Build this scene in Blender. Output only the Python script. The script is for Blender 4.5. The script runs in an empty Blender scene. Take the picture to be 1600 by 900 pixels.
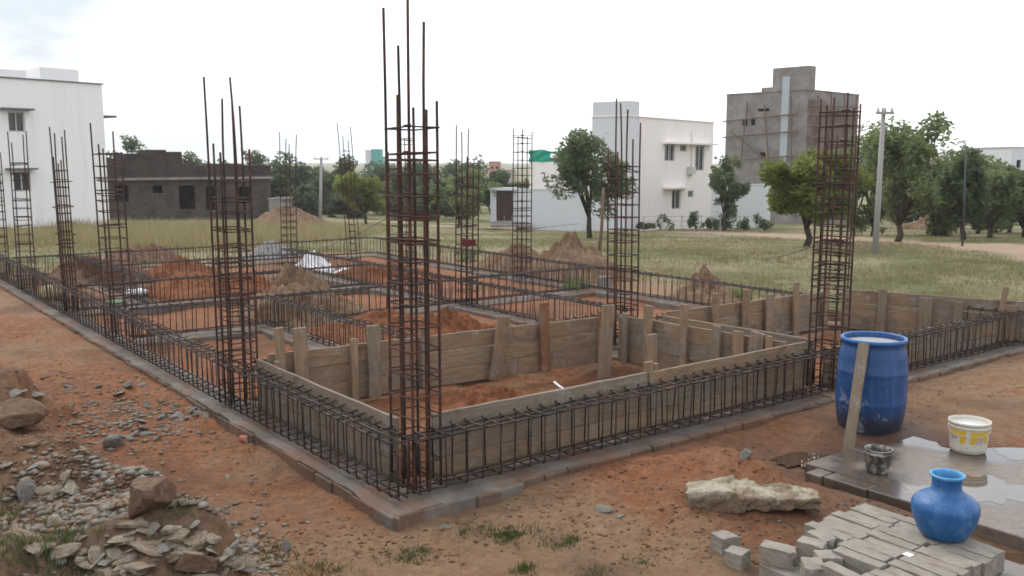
import bpy, math, random
import numpy as np
from mathutils import Vector, Matrix
random.seed(7); RS = np.random.RandomState(11)
R = math.radians
C = bpy.context.scene.collection
S = bpy.context.scene

# ------------------------------------------------------------------ camera
CAM_H = 2.35; F = 1440.0; PITCH = math.atan(200 / F)
cam = bpy.data.objects.new('camera', bpy.data.cameras.new('camera')); C.objects.link(cam)
cam.location = (0, 0, CAM_H); cam.rotation_euler = (R(90) - PITCH, 0, 0)
cam.data.sensor_width = 36; cam.data.lens = F / 1600 * 36
cam.data.clip_start = 0.05; cam.data.clip_end = 3000
S.camera = cam

# ------------------------------------------------------------------ sky and sun
SUN_EL, SUN_AZ = R(48), R(-35)          # azimuth measured clockwise from straight ahead (+Y)
W = bpy.data.worlds.new('World'); S.world = W; W.use_nodes = True
nt = W.node_tree; nt.nodes.clear()
out = nt.nodes.new('ShaderNodeOutputWorld'); bg = nt.nodes.new('ShaderNodeBackground')
sky = nt.nodes.new('ShaderNodeTexSky'); sky.sky_type = 'NISHITA'; sky.sun_disc = False
sky.sun_elevation = SUN_EL; sky.sun_rotation = SUN_AZ; sky.dust_density = 4; sky.air_density = 1.2
tc = nt.nodes.new('ShaderNodeTexCoord'); mp = nt.nodes.new('ShaderNodeMapping')
mp.inputs['Scale'].default_value = (1, 1, 2.6)
nz = nt.nodes.new('ShaderNodeTexNoise'); nz.inputs['Scale'].default_value = 2.3; nz.inputs['Detail'].default_value = 7
nz.inputs['Roughness'].default_value = 0.55
cr = nt.nodes.new('ShaderNodeValToRGB')
cr.color_ramp.elements[0].position = 0.36; cr.color_ramp.elements[0].color = (7.6, 8.7, 10.0, 1)
cr.color_ramp.elements[1].position = 0.56; cr.color_ramp.elements[1].color = (11.0, 10.95, 10.9, 1)
# the cloud deck is thinnest (brightest) round the hidden sun
dot = nt.nodes.new('ShaderNodeVectorMath'); dot.operation = 'DOT_PRODUCT'
dot.inputs[1].default_value = (math.sin(R(8)) * math.cos(R(25)), math.cos(R(8)) * math.cos(R(25)), math.sin(R(25)))
mr = nt.nodes.new('ShaderNodeMapRange'); mr.inputs[1].default_value = 0.55; mr.inputs[2].default_value = 1.0
mr.inputs[3].default_value = 0.96; mr.inputs[4].default_value = 1.4
vm = nt.nodes.new('ShaderNodeVectorMath'); vm.operation = 'SCALE'
# a greyer bank of cloud stands to the left
dot2 = nt.nodes.new('ShaderNodeVectorMath'); dot2.operation = 'DOT_PRODUCT'
dot2.inputs[1].default_value = (math.sin(R(-30)) * math.cos(R(13)), math.cos(R(-30)) * math.cos(R(13)), math.sin(R(13)))
mr2 = nt.nodes.new('ShaderNodeMapRange'); mr2.interpolation_type = 'SMOOTHSTEP'; mr2.inputs[1].default_value = 0.90; mr2.inputs[2].default_value = 0.995; mr2.inputs[3].default_value = 0; mr2.inputs[4].default_value = 1
nz2 = nt.nodes.new('ShaderNodeTexNoise'); nz2.inputs['Scale'].default_value = 5.5; nz2.inputs['Detail'].default_value = 8
mr3 = nt.nodes.new('ShaderNodeMapRange'); mr3.inputs[1].default_value = 0.36; mr3.inputs[2].default_value = 0.62; mr3.inputs[3].default_value = 1.0; mr3.inputs[4].default_value = 0.35
mul = nt.nodes.new('ShaderNodeMath'); mul.operation = 'MULTIPLY'; mixc = nt.nodes.new('ShaderNodeMixRGB'); mixc.inputs[2].default_value = (5.0, 5.75, 6.5, 1)
mix = nt.nodes.new('ShaderNodeMixRGB'); mix.inputs[0].default_value = 0.86
L = nt.links.new
L(tc.outputs['Generated'], mp.inputs[0]); L(mp.outputs[0], nz.inputs['Vector']); L(nz.outputs[0], cr.inputs[0])
L(tc.outputs['Generated'], dot.inputs[0]); L(dot.outputs['Value'], mr.inputs[0])
L(cr.outputs[0], vm.inputs[0]); L(mr.outputs[0], vm.inputs['Scale'])
L(sky.outputs[0], mix.inputs[1]); L(tc.outputs['Generated'], dot2.inputs[0]); L(dot2.outputs['Value'], mr2.inputs[0]); L(mp.outputs[0], nz2.inputs['Vector']); L(nz2.outputs[0], mr3.inputs[0])
L(mr2.outputs[0], mul.inputs[0]); L(mr3.outputs[0], mul.inputs[1]); L(mul.outputs[0], mixc.inputs[0]); L(vm.outputs[0], mixc.inputs[1]); L(mixc.outputs[0], mix.inputs[2]); L(mix.outputs[0], bg.inputs[0])
bg.inputs[1].default_value = 0.13; L(bg.outputs[0], out.inputs[0])
sl = bpy.data.lights.new('sun', 'SUN'); sl.energy = 1.3; sl.angle = R(18); sl.color = (1, 0.95, 0.88)
sun = bpy.data.objects.new('sun', sl); C.objects.link(sun)
sd = Vector((math.sin(SUN_AZ) * math.cos(SUN_EL), math.cos(SUN_AZ) * math.cos(SUN_EL), math.sin(SUN_EL)))
sun.rotation_euler = (-sd).to_track_quat('-Z', 'Y').to_euler()
S.view_settings.view_transform = 'Standard'; S.view_settings.look = 'None'
S.view_settings.exposure = 0.16; S.view_settings.gamma = 1.0; S.view_settings.use_curve_mapping = False
S.cycles.use_denoising = True; S.cycles.filter_width = 1.7
S.cycles.max_bounces = 8; S.cycles.volume_bounces = 1; S.cycles.transparent_max_bounces = 8
S.cycles.caustics_reflective = False; S.cycles.caustics_refractive = False
HAZE = 0.0005

# ------------------------------------------------------------------ helpers
def tag(o, label=None, cat=None, group=None, kind=None):
    if label: o['label'] = label
    if cat: o['category'] = cat
    if group: o['group'] = group
    if kind: o['kind'] = kind
    return o
def thing(name, label, cat, loc=(0, 0, 0), group=None):
    o = bpy.data.objects.new(name, None); C.objects.link(o); o.location = loc
    o.empty_display_size = 0.1
    return tag(o, label, cat, group)
def mesh_obj(name, me, mat=None, parent=None, loc=(0, 0, 0)):
    o = bpy.data.objects.new(name, me); C.objects.link(o)
    if mat and not me.materials: me.materials.append(mat)
    o.location = loc
    if parent: o.parent = parent
    return o
class MB:
    """collects shapes in world coordinates; build() makes one mesh object with its origin at the parent (or at org)"""
    def __init__(s): s.v = []; s.f = []
    def add(s, vs, fs):
        n = len(s.v); s.v += [tuple(map(float, p)) for p in vs]; s.f += [tuple(i + n for i in f) for f in fs]; return s
    def obox(s, o, ex, ey, ez):
        o, ex, ey, ez = (np.array(a, float) for a in (o, ex, ey, ez))
        vs = [o + a * ex + b * ey + c * ez for c in (0, 1) for b in (0, 1) for a in (0, 1)]
        return s.add(vs, [(0, 2, 3, 1), (4, 5, 7, 6), (0, 1, 5, 4), (2, 6, 7, 3), (0, 4, 6, 2), (1, 3, 7, 5)])
    def box(s, x0, y0, z0, x1, y1, z1):
        return s.obox((x0, y0, z0), (x1 - x0, 0, 0), (0, y1 - y0, 0), (0, 0, z1 - z0))
    def tube(s, pts, r, n=6, closed=False, r2=None):
        P_ = [np.array(p, float) for p in pts]; m = len(P_); rings = []
        for i, p in enumerate(P_):
            if closed: t = P_[(i + 1) % m] - P_[i - 1]
            else: t = P_[min(i + 1, m - 1)] - P_[max(i - 1, 0)]
            t = t / (np.linalg.norm(t) + 1e-9)
            a = np.cross(t, (0, 0, 1)) if abs(t[2]) < 0.9 else np.cross(t, (1, 0, 0))
            a /= np.linalg.norm(a); b = np.cross(t, a)
            rr = r if r2 is None else r + (r2 - r) * i / max(1, m - 1)
            rings.append([p + rr * (math.cos(2 * math.pi * k / n) * a + math.sin(2 * math.pi * k / n) * b) for k in range(n)])
        vs = [q for ring in rings for q in ring]; fs = []
        for i in range(m if closed else m - 1):
            j = (i + 1) % m
            for k in range(n):
                fs.append((i * n + k, i * n + (k + 1) % n, j * n + (k + 1) % n, j * n + k))
        if not closed:
            fs.append(tuple(range(n))[::-1]); fs.append(tuple((m - 1) * n + k for k in range(n)))
        return s.add(vs, fs)
    def lathe(s, c, prof, n=40, cap0=False, cap1=False):
        c = np.array(c, float)
        vs = [c + (r * math.cos(2 * math.pi * k / n), r * math.sin(2 * math.pi * k / n), z) for r, z in prof for k in range(n)]
        fs = [(i * n + k, i * n + (k + 1) % n, (i + 1) * n + (k + 1) % n, (i + 1) * n + k) for i in range(len(prof) - 1) for k in range(n)]
        if cap0: fs.append(tuple(range(n))[::-1])
        if cap1: fs.append(tuple((len(prof) - 1) * n + k for k in range(n)))
        return s.add(vs, fs)
    def mesh(s, name, org=(0, 0, 0), smooth=False):
        me = bpy.data.meshes.new(name)
        ox, oy, oz = org
        me.from_pydata([(x - ox, y - oy, z - oz) for x, y, z in s.v], [], s.f); me.update()
        if smooth: me.polygons.foreach_set('use_smooth', [True] * len(me.polygons))
        return me
    def build(s, name, mat, parent=None, smooth=False, org=None):
        if parent is not None: org = tuple(parent.location) if parent.parent is None else tuple(parent.matrix_basis.translation + parent.parent.location)
        elif org is None:
            a = np.array(s.v); org = (float(a[:, 0].mean()), float(a[:, 1].mean()), float(a[:, 2].min()))
        me = s.mesh(name, org, smooth)
        return mesh_obj(name, me, mat, parent, (0, 0, 0) if parent is not None else org)
def np_mesh(name, V, Fc, mat, smooth=False, attrs=None):
    V = np.asarray(V, np.float32); Fc = np.asarray(Fc, np.int32); k = Fc.shape[1]
    me = bpy.data.meshes.new(name)
    me.vertices.add(len(V)); me.vertices.foreach_set('co', V.ravel())
    me.loops.add(Fc.size); me.loops.foreach_set('vertex_index', Fc.ravel())
    me.polygons.add(len(Fc)); me.polygons.foreach_set('loop_start', np.arange(0, Fc.size, k, dtype=np.int32))
    me.polygons.foreach_set('loop_total', np.full(len(Fc), k, np.int32))
    if smooth: me.polygons.foreach_set('use_smooth', np.ones(len(Fc), bool))
    me.update(calc_edges=True); me.validate()
    for n, a in (attrs or {}).items():
        at = me.attributes.new(n, 'FLOAT', 'POINT'); at.data.foreach_set('value', np.asarray(a, np.float32))
    me.materials.append(mat)
    return me
def bevel(o, w, seg=2):
    m = o.modifiers.new('bevel', 'BEVEL'); m.width = w; m.segments = seg; m.limit_method = 'ANGLE'; return o

# value noise
_T = RS.rand(256, 256)
def vnoise(x, y):
    x = np.asarray(x, float); y = np.asarray(y, float)
    xi = np.floor(x).astype(int); yi = np.floor(y).astype(int); fx = x - xi; fy = y - yi
    fx = fx * fx * fx * (fx * (fx * 6 - 15) + 10); fy = fy * fy * fy * (fy * (fy * 6 - 15) + 10)
    g = lambda a, b: _T[a & 255, b & 255]
    return ((g(xi, yi) * (1 - fx) + g(xi + 1, yi) * fx) * (1 - fy) + (g(xi, yi + 1) * (1 - fx) + g(xi + 1, yi + 1) * fx) * fy) * 2 - 1
def fbm(x, y, s, o=4, g=0.5):
    v = 0; a = 1
    for i in range(o): v = v + a * vnoise(np.asarray(x) / s + 17.3 * i, np.asarray(y) / s + 9.1 * i); s = s / 2.03; a *= g
    return v
def sstep(a, b, x):
    t = np.clip((np.asarray(x, float) - a) / (b - a), 0, 1); return t * t * (3 - 2 * t)

# ------------------------------------------------------------------ camera rays and the building grid
def ray(x, y):
    return np.array([(x - 800) / F, math.cos(PITCH) - (y - 450) / F * math.sin(PITCH), -math.sin(PITCH) - (y - 450) / F * math.cos(PITCH)])
def P(x, y, z=0.0):
    d = ray(x, y); t = (z - CAM_H) / d[2]; return np.array([d[0] * t, d[1] * t, z])
def atY(x, y, Y):
    d = ray(x, y); t = Y / d[1]; return np.array([d[0] * t, Y, CAM_H + d[2] * t])
def onplane(x, y, p0, dr):
    """where the ray meets the vertical plane through p0 along dr: (distance along dr, z)"""
    d = ray(x, y); A_ = np.array([[d[0], -dr[0]], [d[1], -dr[1]]]); t, s_ = np.linalg.solve(A_, np.array([p0[0], p0[1]]))
    return s_, CAM_H + d[2] * t
A0 = np.array([-0.80, 6.06])
U = np.array([math.cos(R(127.9)), math.sin(R(127.9))]); V = np.array([math.cos(R(36.9)), math.sin(R(36.9))])
MI = np.linalg.inv(np.array([U, V]).T)
U3 = np.array([*U, 0]); V3 = np.array([*V, 0]); Z3 = np.array([0, 0, 1.0])
def W3(u, v, z=0.0):
    p = A0 + u * U + v * V; return np.array([p[0], p[1], z])
def UV(x, y):
    dx = np.asarray(x, float) - A0[0]; dy = np.asarray(y, float) - A0[1]
    return MI[0, 0] * dx + MI[0, 1] * dy, MI[1, 0] * dx + MI[1, 1] * dy

# beam lines of the foundation: (u0, v0, u1, v1)
BW = 0.20
BEAMS = [
    (0.0, .1, 3.2, .1, 'rebar cage on the left edge backed by planks, starting at the tallest column'),
    (3.2, .1, 7.3, .1, 'rebar cage on the left edge without planks, reaching the second column from the corner'),
    (7.3, .1, 10.1, .1, 'rebar cage on the left edge between two columns near the white and green sacks'),
    (10.1, .1, 13.1, .1, 'rebar cage on the left edge beside the crumpled yellow cloth'),
    (13.1, .1, 17.0, .1, 'rebar cage at the far end of the left edge, below the white house'),
    (.1, 0.2, .1, 5.1, 'rebar cage along the front edge from the tallest corner column to the blue drum'),
    (.1, 5.1, .1, 10.6, 'rebar cage along the front edge running out of frame beyond the blue drum'),
    (3.1, .3, 3.1, 5.0, 'rebar cage hidden close behind the back plank wall of the boarded pit'),
    (.3, 4.82, 3.0, 4.82, 'rebar cage squeezed between the two parallel plank walls of the pits'),
    (3.2, 2.15, 7.2, 2.15, 'rebar cage crossing the red soil from behind the upright stake to the sand heap'),
    (7.2, .3, 7.2, 5.4, 'cross rebar cage passing in front of the big brown sand heap'),
    (7.2, 5.5, 7.2, 8.3, 'short cross rebar cage behind the rusty plank post'),
    (3.2, 5.4, 7.0, 5.4, 'rebar cage going from the boarded pit back to the column with red cloth'),
    (7.3, 5.4, 13.8, 5.4, 'long inner rebar cage from the column with red cloth back towards the white sheet'),
    (10.05, .3, 10.05, 5.3, 'cross rebar cage running behind the big brown sand heap'),
    (10.15, 1.4, 15.2, 1.4, 'short inner rebar cage beside the rubble near the left edge'),
    (12.7, 1.6, 12.7, 5.3, 'cross rebar cage next to the patch of broken concrete'),
    (15.3, .3, 15.3, 8.3, 'farthest cross rebar cage at the edge of the grass, before the gravel heap'),
    (2.6, 8.4, 9.0, 8.4, 'rebar cage along the back edge in front of the two small sand heaps'),
    (9.0, 8.4, 15.3, 8.4, 'rebar cage along the back edge bordering the open grass field'),
    (2.55, 5.2, 2.55, 8.5, 'rebar cage behind the plank wall with the knotty upright stakes'),
    (.3, 9.2, 2.4, 8.85, 'rebar cage behind the far right plank wall next to the grass'),
]
def seg_dist(x, y):
    d = np.full(np.shape(x), 1e9)
    for u0, v0, u1, v1, _ in BEAMS:
        a = W3(u0, v0); b = W3(u1, v1); ab = b - a; l2 = ab[0]**2 + ab[1]**2
        t = np.clip(((x - a[0]) * ab[0] + (y - a[1]) * ab[1]) / l2, 0, 1)
        d = np.minimum(d, np.hypot(x - a[0] - t * ab[0], y - a[1] - t * ab[1]))
    return d
SLAB = (-4.6, -1.17, 2.95, 7.5)       # u0,u1,v0,v1 of the wet concrete slab
BANK_A = np.array([-4.6, 8.9]); BANK_B = np.array([-1.15, 4.75])
_bd = (BANK_B - BANK_A) / np.linalg.norm(BANK_B - BANK_A); _bn = np.array([_bd[1], -_bd[0]])
if _bn @ (np.array([-4, 4]) - BANK_A) < 0: _bn = -_bn
def bank(x, y): return (np.asarray(x) - BANK_A[0]) * _bn[0] + (np.asarray(y) - BANK_A[1]) * _bn[1]
def masks(x, y):
    u, v = UV(x, y)
    n = fbm(x, y, 3.0, 4)
    e = np.maximum(v - 9.9, np.minimum(u - 16.2, v + 40))
    e = np.where(u < 16.2, np.where(u > -2, v - 9.9, np.minimum(v - 12, 0)), e)
    e = np.maximum(e, np.where(u > 12, -(v + 9), -9))
    field = sstep(-0.5, 1.3, e + n * 0.9)
    return u, v, field
TRACK = None
def track_mask(x, y):
    d = np.full(np.shape(x), 1e9)
    for a, b in zip(TRACK[:-1], TRACK[1:]):
        ab = b - a; t = np.clip(((x - a[0]) * ab[0] + (y - a[1]) * ab[1]) / (ab @ ab), 0, 1)
        d = np.minimum(d, np.hypot(x - a[0] - t * ab[0], y - a[1] - t * ab[1]))
    return 1 - sstep(1.0, 2.1, d + 0.35 * fbm(x, y, 1.5, 3))
def gz(x, y, fine=True):
    x = np.asarray(x, float); y = np.asarray(y, float)
    u, v = UV(x, y)
    sl_ = 0.053 - 0.014 * sstep(5, -18, x)
    yy = np.clip(y - 24, 0, 60); yy = yy * sstep(0, 14, y - 20)
    far = -sl_ * yy
    inside = sstep(-.3, .3, u) * sstep(15.6, 15.0, u) * sstep(-.3, .3, v) * sstep(8.9, 8.2, v)
    inside = np.maximum(inside, sstep(-.3, .3, u) * sstep(2.8, 2.3, u) * sstep(9.4, 8.9, v) * sstep(4, 5, v))
    z = -0.108 + 0.06 * inside + far + .05 * sstep(.8, 2.2, v) * sstep(.3, -.2, u) * sstep(6, 3, y - 4) + .065 * sstep(2, 5, u) * sstep(.3, -.2, v)
    n1 = fbm(x, y, 1.7, 4); n2 = fbm(x + 50, y - 20, 0.42, 3)
    rough = 1 + 0.6 * inside
    z = z + rough * (0.035 * n1 + 0.014 * n2)
    s_ = bank(x, y) + 0.38 * fbm(x + 9, y, 0.9, 3)
    b_ = sstep(0.0, .62, s_) * sstep(14, 10, y)
    z = z + b_ * (0.45 + 0.14 * n1 + 0.06 * n2) + 0.25 * sstep(1.2, 3.5, s_) * sstep(12, 8, y)
    # soil heaps outside the walls: red mound before the pale stone
    for (hx, hy, hr, hh) in ((0.95, 6.75, 1.1, .09), (1.75, 6.75, .7, .12), (2.0, 6.1, .6, .05)):
        z = z + hh * np.exp(-((x - hx)**2 + (y - hy)**2) / (hr * hr * .5)) * (1 + .25 * n2)
    if fine: z = z + (0.011 * fbm(x, y, 0.13, 3) + .006 * np.abs(fbm(x + 7, y, .3, 3))) * sstep(30, 12, y)
    d = seg_dist(x, y)
    k = sstep(0.55, 0.22, d); z = z * (1 - k) + np.minimum(z, -0.055 - .03 * sstep(1.4, .6, v) * sstep(2, 1, u)) * k
    us, vs = u, v
    ins = sstep(-.15, .1, us - SLAB[0]) * sstep(-.1, .15, SLAB[1] - us + .05) * sstep(-.15, .1, vs - SLAB[2]) * sstep(-.1, .15, SLAB[3] - vs)
    z = z * (1 - ins) + (-0.14) * ins
    for (hx, hy, hr) in ((2.6, 7.2, .75), (2.55, 4.85, 1.2), (3.4, 5.1, .8)):   # low wet ground: beside the drum, below the bricks
        k = np.exp(-(((x - hx)**2 + (y - hy)**2) / (hr * hr))**2); z = z * (1 - k) + (-0.15 + 0.012 * n2) * k
    mud = sstep(-.12, .22, u + 1.38 + .72 * (v - 3.95) + .22 * n1) * sstep(3.75, 4.05, v) * sstep(-3.6, -3.2, u) * sstep(.2, -.3, u)   # soil spread over the slab's back edge
    mud = mud * (1 - np.exp(-(((x - 2.97)**2 + (y - 7.5)**2) / .3)**2))
    z = np.maximum(z, z * (1 - mud) + (-0.036 + .012 * np.abs(n2)) * mud)
    return z
def G(x, y, dz=0.0): return np.array([x, y, float(gz(x, y)) + dz])
_tt = np.concatenate([np.linspace(3, 30, 2400), np.linspace(30, 160, 2600)[1:]])
def hit(px, py, lift=0.0):
    d = ray(px, py); t = _tt; x = d[0] * t; y = d[1] * t; z = CAM_H + d[2] * t
    g = gz(x, y, False) + lift; i = np.argmax(z < g)
    if not (z < g).any(): i = len(t) - 1
    return np.array([x[i], y[i], g[i]])
TRACK = [hit(*p)[:2] for p in ((700, 353), (830, 357), (1000, 361), (1180, 366), (1400, 378), (1610, 393))]
TRACK.append(TRACK[-1] + (TRACK[-1] - TRACK[-2]) * 2)

# ------------------------------------------------------------------ materials
def mat(name, fn, **kw):
    m = bpy.data.materials.new(name); m.use_nodes = True; t = m.node_tree; t.nodes.clear()
    o = t.nodes.new('ShaderNodeOutputMaterial'); b = t.nodes.new('ShaderNodeBsdfPrincipled')
    t.links.new(b.outputs[0], o.inputs[0]); b.inputs['Roughness'].default_value = 0.85
    fn(NT(t, b, o)); return m
class NT:
    def __init__(s, t, b, o): s.t, s.b, s.o = t, b, o
    def n(s, ty, **kw):
        x = s.t.nodes.new(ty)
        for k, v in kw.items(): setattr(x, k, v)
        return x
    def l(s, a, b): s.t.links.new(a, b)
    def put(s, sock, v):
        if hasattr(v, 'is_output') or isinstance(v, bpy.types.NodeSocket): s.l(v, sock)
        else: sock.default_value = v
    def coord(s, kind='Object', scale=(1, 1, 1), off=None):
        c = s.n('ShaderNodeTexCoord'); m = s.n('ShaderNodeMapping'); m.inputs['Scale'].default_value = scale
        s.l(c.outputs[kind], m.inputs[0])
        if off == 'rand':
            oi = s.n('ShaderNodeObjectInfo'); mu = s.n('ShaderNodeMath', operation='MULTIPLY'); mu.inputs[1].default_value = 37.0
            s.l(oi.outputs['Random'], mu.inputs[0]); s.l(mu.outputs[0], m.inputs['Location'])
        return m.outputs[0]
    def pos(s, scale=(1, 1, 1)):
        g = s.n('ShaderNodeNewGeometry'); m = s.n('ShaderNodeMapping'); m.inputs['Scale'].default_value = scale
        s.l(g.outputs['Position'], m.inputs[0]); return m.outputs[0]
    def noise(s, vec, sc, det=5, rough=0.6, dist=0):
        x = s.n('ShaderNodeTexNoise'); x.inputs['Scale'].default_value = sc; x.inputs['Detail'].default_value = det
        x.inputs['Roughness'].default_value = rough; x.inputs['Distortion'].default_value = dist; s.l(vec, x.inputs['Vector']); return x.outputs[0]
    def vor(s, vec, sc, out='Distance', feature='F1', rnd=1):
        x = s.n('ShaderNodeTexVoronoi', feature=feature); x.inputs['Scale'].default_value = sc; x.inputs['Randomness'].default_value = rnd
        s.l(vec, x.inputs['Vector']); return x.outputs[out]
    def ramp(s, f, a, b, ca=0.0, cb=1.0):
        x = s.n('ShaderNodeMapRange'); x.interpolation_type = 'SMOOTHSTEP'
        for i, v in ((1, a), (2, b), (3, ca), (4, cb)): x.inputs[i].default_value = v
        s.l(f, x.inputs[0]); return x.outputs[0]
    def mix(s, f, a, b, mode='MIX'):
        x = s.n('ShaderNodeMixRGB', blend_type=mode); s.put(x.inputs[0], f)
        for i, c in ((1, a), (2, b)):
            s.put(x.inputs[i], (*c, 1) if isinstance(c, tuple) and len(c) == 3 else c)
        return x.outputs[0]
    def math(s, op, a, b=0.0):
        x = s.n('ShaderNodeMath', operation=op); s.put(x.inputs[0], a); s.put(x.inputs[1], b); return x.outputs[0]
    def attr(s, name): x = s.n('ShaderNodeAttribute', attribute_name=name); return x.outputs['Fac']
    def bump(s, h, strength=0.5, dist=0.02):
        x = s.n('ShaderNodeBump'); x.inputs['Strength'].default_value = strength; x.inputs['Distance'].default_value = dist
        s.l(h, x.inputs['Height']); s.l(x.outputs[0], s.b.inputs['Normal'])
    def out(s, col=None, rough=None, metal=None, spec=None):
        for k, v in (('Base Color', col), ('Roughness', rough), ('Metallic', metal), ('Specular IOR Level', spec)):
            if v is not None: s.put(s.b.inputs[k], (*v, 1) if isinstance(v, tuple) and len(v) == 3 else v)
    def rnd(s): return s.n('ShaderNodeObjectInfo').outputs['Random']

def m_ground(t):
    p = t.pos()
    n_big = t.noise(p, 0.55, 5); n_mid = t.noise(p, 2.6, 8, 0.65); n_f = t.noise(p, 14, 9, 0.75); n_ff = t.noise(p, 75, 5, 0.7)
    red = t.mix(t.ramp(n_f, .32, .68), (.17, .066, .03), (.335, .142, .067))
    tan = t.mix(t.ramp(n_f, .3, .7), (.20, .118, .067), (.335, .213, .126))
    k = t.math('ADD', t.attr('red'), t.math('SUBTRACT', t.math('MULTIPLY', n_mid, 0.9), 0.45))
    soil = t.mix(t.ramp(k, .3, .7), tan, red)
    soil = t.mix(t.ramp(n_big, .47, .66, 0, .6), soil, (.115, .064, .04))
    # pale chips and grit, dark crumbs
    vd = t.vor(p, 26); grit = t.math('MULTIPLY', t.ramp(vd, .05, .13, 1, 0), t.ramp(t.noise(p, 3.3, 4), .5, .62))
    soil = t.mix(t.math('MULTIPLY', grit, .75), soil, (.42, .35, .27))
    soil = t.mix(t.ramp(n_ff, .58, .75, 0, .6), soil, (.10, .05, .03))
    wet = t.attr('wet')
    soil = t.mix(t.math('MULTIPLY', wet, .62), soil, (.055, .032, .02))
    straw = t.mix(t.ramp(t.noise(p, 9, 6, .8), .35, .65), (.165, .145, .08), (.30, .26, .155))
    green = t.mix(n_f, (.055, .075, .02), (.14, .15, .05))
    gr = t.mix(t.ramp(t.noise(p, .22, 5, .6), .42, .62), straw, green)
    trk = t.mix(n_f, (.30, .20, .145), (.43, .31, .235))
    soil = t.mix(t.math('MULTIPLY', t.attr('bank'), .75), soil, t.mix(t.ramp(n_f, .3, .7), (.075, .047, .029), (.19, .125, .08)))
    col = t.mix(t.attr('field'), soil, gr)
    col = t.mix(t.attr('track'), col, trk)
    t.out(col, t.math('SUBTRACT', .95, t.math('MULTIPLY', wet, .5)), spec=.3)
    h = t.math('ADD', t.math('MULTIPLY', n_f, 1.0), t.math('ADD', t.math('MULTIPLY', n_ff, .35), t.math('MULTIPLY', grit, .25)))
    t.bump(h, .9, .05)
M = {}
M['ground'] = mat('ground', m_ground)
def m_heap(c1, c2, sc=9, b=.8):
    def fn(t):
        p = t.pos(); a = t.noise(p, sc, 8, .7); c = t.noise(p, 55, 4, .7); d = t.noise(p, 1.7, 4)
        col = t.mix(t.ramp(a, .3, .7), c1, c2); col = t.mix(t.ramp(d, .5, .7, 0, .4), col, tuple(x * .6 for x in c1))
        t.out(t.mix(t.ramp(c, .55, .75, 0, .5), col, tuple(x * .5 for x in c1)), .95, spec=.2)
        t.bump(t.math('ADD', a, t.math('MULTIPLY', c, .5)), b, .05)
    return fn
M['sand'] = mat('sand', m_heap((.145, .09, .055), (.285, .19, .125)))
M['red_soil'] = mat('red_soil', m_heap((.135, .05, .025), (.27, .108, .052)))
M['dark_soil'] = mat('dark_soil', m_heap((.11, .06, .04), (.2, .12, .08)))
M['gravel'] = mat('gravel', m_heap((.2, .2, .2), (.38, .37, .36), 25))
def m_rebar(c1, c2, rough=.75):
    def fn(t):
        p = t.pos(); a = t.noise(p, 3.1, 5, .7); c = t.noise(p, 40, 3)
        t.out(t.mix(t.ramp(t.math('ADD', a, t.math('MULTIPLY', t.math('SUBTRACT', c, .5), .5)), .38, .64), c1, c2), rough, .25, .4)
    return fn
M['rust'] = mat('rusty_steel', m_rebar((.034, .024, .021), (.105, .043, .028)))
M['steel'] = mat('dark_steel', m_rebar((.026, .023, .024), (.08, .046, .034), .6))
def m_conc(c1, c2, sc=1.0, stain=.7):
    def fn(t):
        p = t.pos(); a = t.noise(p, 2.4 * sc, 7, .65); b = t.noise(p, 30 * sc, 6, .7); c = t.noise(p, 150, 2)
        col = t.mix(t.ramp(a, .35, .68), c1, c2); col = t.mix(t.ramp(b, .55, .75, 0, .5), col, tuple(x * .62 for x in c1))
        s = t.ramp(t.noise(p, 1.6, 6), .45, .64, 0, stain)
        col = t.mix(s, col, (.2, .11, .07)); t.out(col, .9, spec=.25); t.bump(t.math('ADD', b, t.math('MULTIPLY', c, .4)), .5, .02)
    return fn
M['concrete'] = mat('concrete', m_conc((.125, .108, .094), (.225, .20, .178)))
M['edge_brick'] = mat('edge_brick', m_conc((.115, .077, .054), (.2, .142, .102)))
def m_wood(tint):
    def fn(t):
        v = t.coord('Object', (1.2, 14, 14), 'rand'); g = t.noise(v, 3, 8, .7, .6); v2 = t.coord('Object', (1, 1, 1), 'rand')
        b = t.noise(v2, 3.5, 5, .6); c1 = tuple(x * .55 for x in tint)
        col = t.mix(t.ramp(g, .3, .7), c1, tint); r = t.rnd()
        col = t.mix(t.ramp(b, .45, .7, 0, .6), col, (.2, .175, .145))
        col = t.mix(t.math('MULTIPLY', r, .45), col, (.17, .115, .075))
        col = t.mix(t.ramp(t.noise(v2, 9, 3), .66, .74, 0, .7), col, (.34, .30, .26))
        cs = t.n('ShaderNodeSeparateXYZ'); t.l(t.coord('Object'), cs.inputs[0]); cm = t.noise(v2, 5, 6, .7)
        col = t.mix(t.math('MULTIPLY', t.ramp(cm, .55, .66), t.ramp(t.noise(v2, 40, 4, .7), .4, .6, .1, .6)), col, (.30, .285, .265))
        col = t.mix(t.ramp(t.noise(t.coord('Object', (2, 2, 2), 'rand'), 2, 3), .56, .7, 0, .5), col, (.10, .07, .05))
        t.out(col, .85, spec=.25); t.bump(g, .5, .008)
    return fn
M['wood'] = mat('plank_wood', m_wood((.345, .24, .155)))
M['wood_grey'] = mat('grey_plank_wood', m_wood((.28, .225, .17)))
M['wood_red'] = mat('reddish_wood', m_wood((.27, .12, .06)))
def m_plain(c, rough=.8, metal=0, var=.15, sc=6, spec=.4):
    def fn(t):
        a = t.noise(t.pos(), sc, 5, .6); t.out(t.mix(a, tuple(x * (1 - var) for x in c), tuple(min(1, x * (1 + var)) for x in c)), rough, metal, spec)
    return fn
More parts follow.
